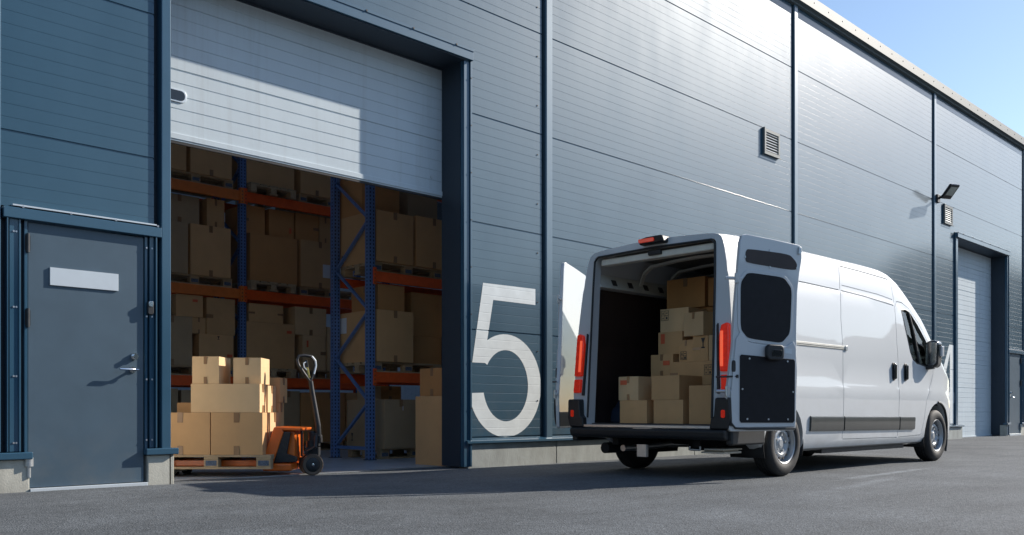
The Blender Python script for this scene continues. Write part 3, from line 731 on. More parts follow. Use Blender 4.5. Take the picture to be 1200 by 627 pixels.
GR = 'cartons stored on the long back rack'
GPAL = 'pallets on the racks'
Z1, Z2, Z3 = [z+.0015 for z in LV]
pt = .1455
Yf = 5.12
def rbx(x0, x1, z0, z1, label, m='card', y=Yf, dep=.75, **k): return cbox(x0, x1, y, y+dep, z0, z1, label, m=m, group=k.pop('group', GR), **k)
# top level
pallet(5.99, 5.55, Z3, 0, 'pallet on the top beam in the left bay of the back rack', GPAL)
rbx(5.23, 5.826, Z3+pt, 5.0, 'large dark box at the left on the top level, partly behind the door post')
rbx(5.892, 6.55, Z3+pt, 5.02, 'large square box on the top level left of the blue post', tapes=('y-',))
pallet(7.22, 5.62, Z3, R(90), 'end on pallet on the top beam right of the blue post', GPAL)
rbx(6.80, 7.64, Z3+pt, 4.98, 'large box on the top level just right of the blue post', tapes=())
pallet(8.36, 5.55, Z3, 0, 'pallet on the top beam next to the braced frame', GPAL)
rbx(7.76, 8.38, Z3+pt, 4.95, 'box on the top level beside the braced frame', tapes=('y-',))
# middle level
pallet(5.97, 5.55, Z2, 0, 'pallet on the middle beam in the left bay of the back rack', GPAL)
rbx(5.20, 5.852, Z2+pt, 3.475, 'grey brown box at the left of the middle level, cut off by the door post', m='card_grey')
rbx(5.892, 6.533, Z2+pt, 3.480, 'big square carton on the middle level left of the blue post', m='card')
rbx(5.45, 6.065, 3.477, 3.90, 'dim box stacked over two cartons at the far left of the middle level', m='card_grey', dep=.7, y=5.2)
rbx(6.19, 6.47, 3.483, 3.92, 'narrow box on top of the big square carton left of the blue post', dep=.6, y=5.2)
pallet(7.22, 5.62, Z2, R(90), 'end on pallet on the middle beam right of the blue post', GPAL)
rbx(6.862, 7.70, Z2+pt, 3.475, 'largest plain carton on the middle level right of the blue post', m='card_brown', tapes=())
pallet(8.37, 5.55, Z2, 0, 'pallet on the middle beam next to the braced frame', GPAL)
rbx(7.765, 8.50, Z2+pt, 3.488, 'carton with a white shipping label on the middle level', tapes=('y-',), extra=[('paper','y-',.66,.38,.14,.22)])
rbx(6.78, 7.158, 3.477, 3.92, 'left of three boxes lined up under the top orange beam', m='card_brown', dep=.6, y=5.2, tapes=('y-mid',))
rbx(7.233, 7.68, 3.477, 3.92, 'middle of three boxes lined up under the top orange beam', m='card_brown', dep=.6, y=5.2, tapes=(), extra=[('sticker','y-',.85,.3,.04,.09)])
rbx(7.712, 8.148, 3.490, 3.93, 'right of three boxes lined up under the top orange beam', m='card_brown', dep=.6, y=5.2, tapes=('y-midR',))
rbx(8.165, 8.40, 3.490, 3.93, 'sliver of a box under the top beam beside the blue frame', m='card', dep=.6, y=5.2)
# lower level
pallet(5.99, 5.55, Z1, 0, 'pallet on the lower beam in the left bay of the back rack', GPAL)
rbx(5.3, 5.918, Z1+pt, 2.077, 'tall grey carton at the far left of the lower level', m='card_grey')
rbx(6.025, 6.58, Z1+pt, 1.835, 'wide box with an orange sticker in the left bay of the lower level', m='card', extra=[('sticker','y-',.88,.35,.09,.045),('mark','y-',.55,.9,.04,.05)], tapes=())
rbx(5.67, 6.085, 2.079, 2.405, 'box with an orange sticker at the top left of the lower level', dep=.6, extra=[('sticker','y-',.7,.75,.08,.04)], tapes=())
rbx(5.925, 6.135, 1.837, 2.077, 'small cube box wedged beside the tall grey carton', dep=.5, y=5.14)
rbx(6.146, 6.605, 1.837, 2.395, 'square box with side tape right under the middle orange beam', dep=.6, m='card', tapes=('y-mid',))
pallet(7.22, 5.62, Z1, R(90), 'end on pallet on the lower beam right of the blue post', GPAL)
rbx(6.80, 7.649, Z1+pt, 2.075, 'widest plain carton on the lower level behind the truck handle', m='card', tapes=(), extra=[('sticker','y-',.88,.82,.09,.045)])
rbx(6.84, 7.44, 2.077, 2.365, 'flat box lying on the widest plain carton', m='card', dep=.6, tapes=('y-mid','y-midR'))
pallet(8.40, 5.55, Z1, 0, 'pallet on the lower beam next to the braced frame', GPAL)
rbx(7.80, 8.235, Z1+pt, 1.918, 'box with an orange sticker above the truck handle', m='card_pale', dep=.6, tapes=('y-midR',), extra=[('sticker','y-',.2,.75,.035,.11)])
rbx(7.66, 8.247, 1.920, 2.375, 'box with a full tape line stacked above the truck handle', m='card_pale', dep=.6, tapes=('y-',))
rbx(8.27, 8.60, Z1+pt, 2.08, 'narrow tall box on the lower level beside the blue frame', m='card_pale', dep=.6)
# floor level below the back rack
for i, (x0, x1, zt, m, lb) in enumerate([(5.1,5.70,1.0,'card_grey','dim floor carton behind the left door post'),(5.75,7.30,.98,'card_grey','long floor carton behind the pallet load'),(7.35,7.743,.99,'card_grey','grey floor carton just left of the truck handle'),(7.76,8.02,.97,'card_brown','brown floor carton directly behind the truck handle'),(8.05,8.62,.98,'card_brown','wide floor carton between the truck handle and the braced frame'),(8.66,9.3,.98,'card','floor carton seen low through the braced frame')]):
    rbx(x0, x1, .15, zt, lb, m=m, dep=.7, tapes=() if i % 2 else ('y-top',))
pallet(5.75, 5.55, .005, 0, 'floor pallet under the left bay of the back rack', GPAL)
pallet(8.0, 5.55, .005, 0, 'floor pallet behind the truck handle', GPAL)
pallet(9.3-.05, 5.55, .005, 0, 'floor pallet seen low through the braced frame', GPAL)
# right rack loads
GQ = 'cartons on the near right rack'
pallet(7.75, 2.62, Z2, 0, 'pallet on the middle beam of the near right rack', GPAL)
pallet(8.98, 2.62, Z2, 0, 'second pallet on the middle beam of the near right rack', GPAL)
def rrx(x0, x1, z0, z1, label, y0=2.17, y1=3.08, **k): return cbox(x0, x1, y0, y1, z0, z1, label, group=GQ, **k)
rrx(7.16, 7.797, Z2+pt, 3.41, 'big carton on the middle beam next to the blue end frame', m='card', extra=[('mark','x-',.12,.14,.05,.11)], tapes=('y-',))
rrx(7.85, 8.50, Z2+pt, 3.43, 'big carton to the right of the end frame one on the middle beam', m='card')
rrx(7.16, 7.80, 3.412, 4.0, 'upper carton behind the bottom edge of the raised door', m='card_brown', y0=2.5)
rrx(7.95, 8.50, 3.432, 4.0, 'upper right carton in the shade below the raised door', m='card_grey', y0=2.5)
pallet(7.75, 2.62, Z1, 0, 'pallet on the lower beam of the near right rack', GPAL)
rrx(7.17, 7.797, Z1+pt, 2.055, 'pale edged carton with a white label on the lower beam', m='card', extra=[('paper','x-',.12,.75,.16,.22)], tapes=('y-',))
rrx(7.19, 7.639, 2.057, 2.40, 'brown box stacked on the labelled carton', m='card_brown', y1=2.8, tapes=('x-topside',))
rrx(7.95, 8.45, Z1+pt, 1.75, 'lower dark box deep in the near right rack', m='card_brown', y0=2.35, tapes=())
rrx(7.90, 8.48, 1.752, 2.37, 'upper dark box deep in the near right rack', m='card_brown', y0=2.35, tapes=())
rrx(8.52, 8.95, Z1+pt, 2.02, 'right hand box in the near right rack beside the jamb', m='card', tapes=())
pallet(8.98, 2.62, Z1, 0, 'pallet on the lower beam behind the door jamb', GPAL)
pallet(7.90, 2.66, .005, 0, 'floor pallet under the near right rack', GPAL)
rrx(7.30, 7.86, .15, .828, 'carton with hourglass mark on the floor pallet by the end frame', m='card_grey', extra=[('mark','x-',.15,.22,.05,.11),('paper','y-',.55,.82,.012,.06)], tapes=('y-top',))
rrx(7.35, 7.55, .83, 1.02, 'small dark box on the floor carton under the lower beam', m='card_grey', y0=2.6, y1=2.9, tapes=())
rrx(7.62, 8.02, .83, 1.03, 'wide low box on the floor cartons under the lower beam', m='card_brown', y0=2.75, tapes=('y-',))
rrx(7.88, 8.42, .15, .828, 'carton at the right end of the floor pallet', m='card_grey', tapes=())
# the two boxes standing just inside the right jamb
cbox(6.935, 7.45, .47, 1.02, .005, .852, 'tall plain carton standing on the floor behind the right door jamb', m='card', tapes=(), group='cartons by the right door jamb')
cbox(6.95, 7.42, .48, .95, .855, 1.195, 'brown carton stacked on the tall one behind the right door jamb', m='card_brown', tapes=('x-',), group='cartons by the right door jamb')

# ------------------------------------------------------------------ van
VX, VY = 7.385, -2.215
van = empty('delivery_van', (VX, VY, 0)); tag(van, 'white high roof delivery van with both rear doors open and boxes inside', 'van')
TBL = [(.24,.88),(.27,.95),(.33,.985),(.46,.998),(.62,1.006),(.80,1.012),(.93,1.014),(.965,1.004),(1.25,.998),(1.40,.992),(1.62,.972),(1.85,.948),(1.99,.930),(2.03,.918),(2.12,.906),(2.26,.878),(2.33,.858),(2.375,.838),(2.400,.800),(2.415,.740),(2.425,.64),(2.436,.44),(2.448,.22),(2.45,0)]
def lin(tb, x):
    if x <= tb[0][0]: return tb[0][1]
    for (a, ya), (b, yb) in zip(tb[:-1], tb[1:]):
        if x <= b: return ya+(yb-ya)*(x-a)/(b-a)
    return tb[-1][1]
def hw(z): return lin([t for t in TBL if t[0] < 2.42], z)
ZT = [(0,2.44),(.3,2.465),(3.0,2.485),(3.5,2.485),(3.8,2.465),(4.1,2.375),(4.3,2.27),(4.5,2.135),(4.75,1.925),(4.97,1.715),(5.1,1.58),(5.2,1.48),(5.3,1.41),(5.5,1.31),(5.7,1.17),(5.85,1.01),(5.95,.83),(5.995,.62)]
WU = [(0,.992),(.2,1),(4.9,1),(5.3,.99),(5.6,.96),(5.8,.90),(5.93,.80),(5.995,.62)]
ZB = [(0,.40),(.5,.36),(.62,.25),(.7,.24),(5.6,.24),(6,.26)]
def ring(u, inset=0, zfloor=None, grow=0):
    zt = lin(ZT, u); w = lin(WU, u); zb = lin(ZB, u); out = []
    belt0 = 1.25
    for z, y in TBL:
        if zt > 1.45:
            zz = z if z <= belt0 else belt0+(z-belt0)*(zt-belt0)/(2.45-belt0)
        else:
            up = .2*zt/1.45; b = zt-up
            zz = b+(z-belt0)*up/(2.45-belt0) if z > belt0 else .24+(z-.24)*(b-.24)/(belt0-.24)
        zz = max(zz, zb)
        yy = y
        if zt < 2.40 and y > .05 and z > 1.25: yy = y+(hw(min(zz, 2.38))-y)*min(1, (2.40-zt)/.5)*.62*(1 if y > .5 else y/.5)
        yy = yy*w-inset if y > 0 else 0
        if y > 0: yy = max(yy, .01)
        if inset: zz = min(zz, zt-inset*1.0-.02*(y/1.0))
        if zfloor: zz = max(zz, zfloor)
        out.append((yy, zz))
    rk = .105*(1-min(u, .9)/.9)
    ux = u if u < 5.2 else 5.2+(u-5.2)*.93
    pts = [(ux+rk*max(0, (z-.5))/1.9, y, z) for y, z in out]
    return pts+[(x, -y, z) for x, y, z in reversed(pts[:-1])]
def loft(us, fn=ring, **k):
    mb = MB(); rs = [fn(u, **k) for u in us]; n = len(rs[0])
    for r_ in rs: mb.v += r_
    for i in range(len(rs)-1):
        for j in range(n): mb.f.append((i*n+j, i*n+(j+1) % n, (i+1)*n+(j+1) % n, (i+1)*n+j)); mb.m.append(0)
    mb.f.append(tuple(range(n))); mb.f.append(tuple((len(rs)-1)*n+j for j in range(n))[::-1]); mb.m += [0,0]
    return mb
us = [0,.04,.1,.2,.35,.5,.7,1,1.5,2,2.5,3,3.3,3.55,3.7,3.85,4.0,4.1,4.2,4.3,4.4,4.5,4.62,4.75,4.86,4.97,5.1,5.2,5.3,5.4,5.5,5.6,5.7,5.78,5.85,5.91,5.95,5.98,5.995]
hull = loft(us).build('body', M['vanpaint'], van)
cutters = []
def cutter(mb, name='c'):
    me = bpy.data.meshes.new('cut'); me.from_pydata(mb.v, [], mb.f)
    bm = bmesh.new(); bm.from_mesh(me); bmesh.ops.recalc_face_normals(bm, faces=bm.faces); bm.to_mesh(me); bm.free()
    o = bpy.data.objects.new('cut', me); col.objects.link(o); o.parent = van; cutters.append(o); return o
cutter(loft([.13,.3,.6,1,2,3,3.3,3.58], inset=.055, zfloor=.525))
cutter(loft([3.66,3.8,4.0,4.2,4.4,4.6,4.8,5.0,5.12,5.22], inset=.045, zfloor=.70))
op = rrect(-.80, .80, .525, 2.355, [.055,.055,.02,.02])
cutter(MB().prism(op, lambda p, q, d: (d, p*(1-.03*(q-.5)/1.8), q), -.4, .42))
cutter(MB().box(-.3, 4.55, -.83, .83, .1, .44))
# wheel arches
for u in (1.015, 5.045):
    for s in (-1, 1):
        rr = .405 if u > 2 else .39
        poly = [(u+rr*math.cos(R(a)), .345+rr*math.sin(R(a))*(1.06)) for a in range(-60, 241, 12)]
        cutter(MB().prism(poly, lambda p, q, d: (p, d, q), s*.66, s*1.2))
# windows
WIN = [(4.054,1.946),(4.123,1.675),(4.20,1.411),(4.26,1.335),(4.38,1.284),(4.843,1.236),(4.80,1.45),(4.743,1.594),(4.547,1.789),(4.38,1.914),(4.309,1.947),(4.20,1.965)]
for s in (-1, 1): cutter(MB().prism(WIN, lambda p, q, d: (p, d, q), s*.80, s*1.15))
WS = [(-.80,1.52),(.80,1.52),(.74,1.9),(.66,2.24),(.5,2.30),(-.5,2.30),(-.66,2.24),(-.74,1.9)]
cutter(MB().prism(WS, lambda p, q, d: (d, p, q), 4.15 , 5.5))
# panel gaps
def side(u, z):
    pts = [(p[2], p[1]) for p in ring(u)[:len(TBL)] if p[1] > .5]
    pts.sort(); return lin(pts, z)
def groove(path, s=-1, w=.011, depth=.014):
    mb = MB(); vs = []; n = len(path)
    for i, (u, z) in enumerate(path):
        a = path[max(i-1, 0)]; b = path[min(i+1, n-1)]; du, dz = b[0]-a[0], b[1]-a[1]; L_ = math.hypot(du, dz); nu, nz = -dz/L_*w/2, du/L_*w/2
        for sg, off in ((-1,.03),(1,.03),(1,-depth),(-1,-depth)):
            vs.append((u+sg*nu, s*(side(u, z)+off), z+sg*nz))
    fs = [(0,1,2,3), tuple(4*(n-1)+k for k in (3,2,1,0))]
    for i in range(n-1):
        for k in range(4): fs.append((4*i+k, 4*i+(k+1) % 4, 4*i+4+(k+1) % 4, 4*i+4+k))
    mb.add(vs, fs); cutter(mb)
def dense(pts, st=.05):
    out = []
    for (a, b), (c, d) in zip(pts[:-1], pts[1:]):
        n = max(1, int(math.hypot(c-a, d-b)/st))
        for i in range(n): out.append((a+(c-a)*i/n, b+(d-b)*i/n))
    out.append(pts[-1]); return out
for s in (-1,):
    groove(dense([(2.305,.36),(2.300,1.0),(2.33,1.7),(2.40,2.06),(2.47,2.335)]), s)           # sliding door rear edge
    groove(dense([(2.50,2.34),(3.0,2.335),(3.80,2.317)]), s, w=.012)                           # roof seam
    groove(dense([(3.87,2.28),(3.86,2.04),(3.80,1.5),(3.80,.9),(3.80,.36)]), s)                # door gap
    groove(dense([(1.3,2.055),(2.37,2.045)]), s, w=.014, depth=.012); groove(dense([(2.42,2.044),(3.0,2.03),(3.82,1.987)]), s, w=.014, depth=.012)    # long upper recess edge
    groove(dense([(2.46,2.11),(3.4,2.09),(3.82,2.06)]), s, w=.009, depth=.009)
    groove(dense([(3.885,1.98),(3.95,2.05),(4.12,2.05),(4.35,1.99),(4.6,1.82),(4.86,1.55),(4.93,1.36)]), s, w=.010) # front door top
    groove(dense([(4.93,1.36),(4.90,1.15),(4.66,.80),(4.58,.50),(4.52,.36)]), s, w=.010)
    groove(dense([(2.32,.355),(3.79,.345)]), s, w=.010); groove(dense([(3.82,.345),(4.50,.36)]), s, w=.010)
    # fuller press line recess, handles pads
def stats(me):
    bm = bmesh.new(); bm.from_mesh(me); r = (sum(1 for e in bm.edges if not e.is_manifold), bm.calc_volume(signed=True)); bm.free(); return r
hull.modifiers.clear()
ref = stats(hull.data)
for c in cutters:
    vcut = abs(stats(c.data)[1])
    for dx, dz in ((0,0),(.0013,.0007),(-.0017,.0011),(.0023,-.0019),(-.003,.002),(.004,.003)):
        c.location = (dx, 0, dz)
        m_ = hull.modifiers.new('b', 'BOOLEAN'); m_.operation = 'DIFFERENCE'; m_.solver = 'EXACT'; m_.object = c
        bpy.context.view_layer.update()
        me = bpy.data.meshes.new_from_object(hull.evaluated_get(bpy.context.evaluated_depsgraph_get()))
        hull.modifiers.clear(); st_ = stats(me)
        if st_[0] == 0 and ref[1]-st_[1] <= vcut*1.02+.001: hull.data = me; ref = st_; break
    else: print('cutter skipped', cutters.index(c))
nm = hull.data
for c in cutters: bpy.data.objects.remove(c)
for p in nm.polygons: p.use_smooth = True
nm.set_sharp_from_angle(angle=R(28))
if not nm.materials: nm.materials.append(M['vanpaint'])

# window panes following the side
for s in (-1, 1):
    mb = MB()
    poly = WIN; n = len(poly)
    bmw = bmesh.new(); vs = [bmw.verts.new((u, 0, z)) for u, z in poly]; bmw.faces.new(vs); bmesh.ops.triangulate(bmw, faces=bmw.faces[:])
    bmesh.ops.subdivide_edges(bmw, edges=bmw.edges[:], cuts=2, use_grid_fill=True)
    for v in bmw.verts: v.co.y = s*(side(v.co.x, v.co.z)-.018)
    me = bpy.data.meshes.new('side_window'); bmw.to_mesh(me); bmw.free(); me.materials.append(M['glass'])
    o = bpy.data.objects.new('side_window', me); col.objects.link(o); o.parent = van
    for p in me.polygons: p.use_smooth = True
    # rubber surround and quarter light divider
    cl = [(u, s*(side(u, z)-.004), z) for u, z in dense(WIN+[WIN[0]], .1)]
    MB().tube(cl[:-1], .010, 6, closed=True).build('window_seal', M['black'], van, smooth=True)
    MB().tube([(u, s*(side(u, z)-.006), z) for u, z in ((4.33,1.935),(4.40,1.65),(4.47,1.27))], .016, 6).build('window_divider', M['black'], van, smooth=True)
wsv = MB(); nn = 9
rows = [5.18, 5.05, 4.85, 4.65, 4.45, 4.27]
for u in rows:
    zt = lin(ZT, u)
    for j in range(nn):
        f_ = -1+2*j/(nn-1); wsv.v.append((u-.02, f_*.84, zt-.02-.07*abs(f_)**2.2))
for i in range(len(rows)-1):
    for j in range(nn-1): wsv.f.append((i*nn+j, i*nn+j+1, (i+1)*nn+j+1, (i+1)*nn+j)); wsv.m.append(0)
wsv.build('windscreen', M['glass'], van, smooth=True)
# cab interior
MB().prism([(-.90,.53),(.90,.53),(.92,1.25),(.86,1.85),(.78,2.2),(.6,2.33),(-.6,2.33),(-.78,2.2),(-.86,1.85),(-.92,1.25)], lambda p, q, d: (d, p, q), 3.60, 3.64).build('bulkhead', M['interiorgrey'], van)
for s in (-1, 1):
    MB().box(3.85, 4.35, s*.45-.24, s*.45+.24, .85, 1.05).box(3.78, 3.92, s*.45-.24, s*.45+.24, 1.0, 1.62).box(3.80, 3.90, s*.45-.13, s*.45+.13, 1.62, 1.80).build('cab_seat', M['interiorgrey'], van, bevel=.04)
MB().prism([(4.75,.8),(5.15,.8),(5.15,1.36),(4.95,1.38),(4.72,1.22)], lambda p, q, d: (p, d, q), -.85, .85).build('dashboard', M['interiorgrey'], van, bevel=.03)
st = [(4.66+.07*math.sin(R(a)), .45+.19*math.cos(R(a)), 1.22+.17*math.sin(R(a))) for a in range(0, 360, 20)]
MB().tube(st, .014, 8, closed=True).build('steering_wheel', M['black'], van, smooth=True)
# mouldings
for a, b in ((1.53,2.285),(2.315,3.785),(3.815,4.27)):
    mb = MB(); k = 6
    for i in range(k+1):
        u = a+(b-a)*i/k; dz = -.008*(u-1.5)
        for z, off in ((.452,-.01),(.458,.016),(.475,.021),(.60,.021),(.615,.016),(.621,-.01)):
            mb.v.append((u, -(side(u, z+dz)+off), z+dz))
    for i in range(k):
        for j in range(5): mb.f.append((i*6+j, i*6+j+1, i*6+7+j, i*6+6+j)); mb.m.append(0)
    mb.f += [tuple(range(6)), tuple(k*6+j for j in range(6))[::-1]]; mb.m += [0,0]
    mb.build('side_moulding', M['moulding'], van, smooth=True)
# slide rail
MB().box(.95, 2.39, -side(1,1.38)-.006, -side(1,1.38)+.02, 1.365, 1.405).build('slide_rail', M['vaninner'], van, bevel=.003)
MB().box(.95, 2.37, -side(1,1.38)-.0075, -side(1,1.38)-.0062, 1.377, 1.383).box(.95, 2.37, -side(1,1.38)-.0075, -side(1,1.38)-.0062, 1.362, 1.366).build('slide_rail_slot', M['black'], van)
MB().box(2.36, 2.41, -side(1,1.38)-.016, -side(1,1.38), 1.352, 1.408).build('slide_rail_end', M['galv'], van, bevel=.004)
# door handles
for u in (3.655, 4.005):
    y = -side(u, 1.15)
    MB().prism(rrect(u-.045, u+.045, 1.045, 1.265, .04), lambda p, q, d: (p, d, q), y-.012, y+.01).build('door_handle', M['black'], van, bevel=.006)
    MB().prism(rrect(u-.026, u+.026, 1.06, 1.25, .024), lambda p, q, d: (p, d, q), y-.038, y-.0125).build('handle_grip', M['blackgloss'], van, bevel=.010)
# mirrors
for s in (-1, 1):
    mr = empty('side_mirror', (4.72, s*.945, 1.40), parent=van)
    MB().prism(rrect(0, .175, -.17, .19, .06, 4), lambda p, q, d: (.0-d, s*(.03+p+q*.05), q), -.11, .06).build('mirror_housing', M['blackgloss'], mr, bevel=.045, seg=4)
    MB().prism(rrect(.02, .155, -.13, .165, .04, 4), lambda p, q, d: (-.0-d, s*(.035+p+q*.05), q), .0602, .064).build('mirror_glass', M['chrome'], mr)
    MB().box(.03, .10, s*.16, s*.232, -.02, .12).build('mirror_indicator', M['clearlens'], mr, bevel=.012)
    MB().bar((-.02, -s*.05, -.17), (.0, s*.14, -.15), .10, .06).build('mirror_arm', M['black'], mr, bevel=.015)
# wheels
def wheel(u, s):
    w = empty('wheel', (u, s*.90, .343), parent=van)
    f = lambda a, b, d: (a, s*d, b)
    prof = [(.205,.085),(.225,.105),(.262,.114),(.300,.108),(.324,.094),(.338,.078),(.343,.05),(.343,.038),(.335,.036),(.335,.030),(.343,.028),(.343,.005),(.335,.003),(.335,-.003),(.343,-.005),(.343,-.028),(.335,-.030),(.335,-.036),(.343,-.038),(.343,-.05),(.338,-.078),(.324,-.094),(.30,-.108),(.262,-.114),(.225,-.105),(.205,-.085)]
    MB().lathe(prof, f, 56).build('tyre', M['rubber'], w, smooth=True, angle=50)
    rp = [(0,.058),(.035,.058),(.04,.052),(.060,.050),(.072,.040),(.098,.040),(.118,.062),(.150,.060),(.176,.040),(.186,.020),(.196,.055),(.205,.088),(.213,.096),(.210,.10),(.200,.094)]
    MB().lathe(rp, f, 48).build('rim', M['rim'], w, smooth=True, angle=40)
    MB().lathe([(.213,.09),(.20,-.09),(.16,-.095),(.0,-.05)], f, 32).build('rim_barrel', M['darkmetal'], w, smooth=True)
    for k in range(14):
        a = R(k*360/14); c_, s_ = math.cos(a)*.158, math.sin(a)*.158
        MB().cyl(f(c_, s_, .045), f(c_, s_, .0635), .0145, 10).build('rim_hole', M['mark'], w)
    for k in range(5):
        a = R(k*72+10); c_, s_ = math.cos(a)*.085, math.sin(a)*.085; MB().cyl(f(c_, s_, .03), f(c_, s_, .062), .013, 8).build('wheel_bolt', M['galv'], w)
for u in (1.015, 5.045):
    for s in (-1, 1): wheel(u, s)
# wheel arch liners
for u in (1.015, 5.045):
    for s in (-1, 1):
        rr = .415 if u > 2 else .40; mb = MB(); A = list(range(-20, 201, 10))
        for a in A:
            for d in (.60,.99 if u < 2 else .985): mb.v.append((u+rr*math.cos(R(a)), s*d, .345+rr*1.06*math.sin(R(a))))
        for i in range(len(A)-1): mb.f.append((2*i, 2*i+1, 2*i+3, 2*i+2)); mb.m.append(0)
        mb.f.append(tuple(2*i for i in range(len(A)))); mb.m.append(0)
        lo = mb.build('wheel_arch_liner', M['underseal'], van, smooth=True)
        m_ = lo.modifiers.new('s', 'SOLIDIFY'); m_.thickness = .006; m_.offset = 1
# front arch lip (black, shows behind the front wheel)
ap = [(5.045+.415*math.cos(R(a)), .345+.44*math.sin(R(a))) for a in range(-30, 100, 10)]
MB().tube([(u, -side(u, max(z, .4))-.002, z) for u, z in ap], .016, 8).build('arch_trim', M['black'], van, smooth=True)
# cargo area: wheel boxes, linings, floor, roof bows
for s in (-1, 1):
    MB().prism([(.55,.53),(1.48,.53),(1.45,.68),(1.30,.80),(1.12,.85),(.90,.85),(.72,.80),(.58,.68)], lambda p, q, d: (p, d, q), s*.70, s*.945).build('wheel_box', mat('wheel_box_blue', (.03,.045,.075), .5), van, bevel=.03)
    pl_ = MB()
    for a, b in ((.20,1.9),(1.93,3.55)):
        pl_.add([(a, s*.935, .54), (b, s*.935, .54), (b, s*.925, 1.4), (a, s*.925, 1.4), (b, s*.835, 2.02), (a, s*.835, 2.02),
                 (a, s*.943, .54), (b, s*.943, .54), (b, s*.933, 1.4), (a, s*.933, 1.4), (b, s*.843, 2.02), (a, s*.843, 2.02)], [(0,1,2,3),(3,2,4,5),(7,6,9,8),(8,9,11,10),(0,6,7,1),(5,4,10,11),(0,3,9,6),(3,5,11,9)])
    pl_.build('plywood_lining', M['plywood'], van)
    ls = MB().bar((.20, s*.80, 2.11), (3.5, s*.80, 2.11), .012, .16, up=(0, s*.45, 1)); ls.build('cant_rail', M['vaninner'], van)
    for k in range(11): MB().bar((.42+k*.29, s*.792, 2.108), (.50+k*.29, s*.792, 2.108), .008, .07, up=(0, s*.45, 1)).build('cant_rail_hole', M['mark'], van)
MB().box(.08, 3.58, -.94, .94, .526, .538).build('load_floor', M['vanfloor'], van)
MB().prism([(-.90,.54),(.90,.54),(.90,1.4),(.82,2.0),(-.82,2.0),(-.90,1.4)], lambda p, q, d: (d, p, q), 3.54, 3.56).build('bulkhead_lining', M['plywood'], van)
for u in (.95, 1.5, 2.05, 2.6, 3.15):
    pts = [(-.80,2.12),(-.74,2.26),(-.64,2.325),(-.3,2.355),(0,2.362),(.3,2.355),(.64,2.325),(.74,2.26),(.80,2.12)]
    mb = MB()
    for (a, b), (c, d) in zip(pts[:-1], pts[1:]): mb.bar((u,a,b), (u,c,d), .06, .028, up=(1,0,0)) if 0 else mb.add([(u-.03,a,b-.014),(u+.03,a,b-.014),(u+.03,c,d-.014),(u-.03,c,d-.014),(u-.03,a,b+.014),(u+.03,a,b+.014),(u+.03,c,d+.014),(u-.03,c,d+.014)], [(0,1,2,3),(4,7,6,5),(0,4,5,1),(3,2,6,7),(0,3,7,4),(1,5,6,2)])
    mb.build('roof_bow', M['vaninner'], van, smooth=True)
rc = MB()
for k in range(26):
    y = -.62+k*.05; rc.add([(.3,y,2.385),(3.5,y,2.385),(3.5,y+.025,2.372),(.3,y+.025,2.372),(3.5,y+.05,2.385),(.3,y+.05,2.385)], [(0,1,2,3),(3,2,4,5)])
rc.build('roof_inner_skin', mat('roof_skin_inner', (.16,.155,.14), .6, noise=.3, nscale=9), van)
# rear header, latch, sill, seals
rk = lambda z: .105*(z-.5)/1.9
MB().box(rk(2.3)+.045, rk(2.3)+.16, -.72, .72, 2.255, 2.325).build('rear_header', M['vaninner'], van, bevel=.015)
MB().box(rk(2.3)+.01, rk(2.3)+.05, -.10, .06, 2.285, 2.335).build('door_latch_catch', M['black'], van, bevel=.008)
sp = [(rk(z)-.004, y, z) for y, z in [(-.79,.60),(-.785,1.2),(-.775,2.0),(-.765,2.30),(-.72,2.345),(0,2.358),(.72,2.345),(.765,2.30),(.775,2.0),(.785,1.2),(.79,.60)]]
MB().tube(sp, .012, 8).build('door_seal', M['black'], van, smooth=True)
MB().box(-.05, .10, -.80, .80, .500, .528).build('load_sill', M['galv'], van, bevel=.004)
MB().prism([(-.12,.495),(.12,.495),(.10,.47),(-.10,.47)], lambda p, q, d: (d, p, q), -.062, -.045).build('sill_latch_plate', M['galv'], van)
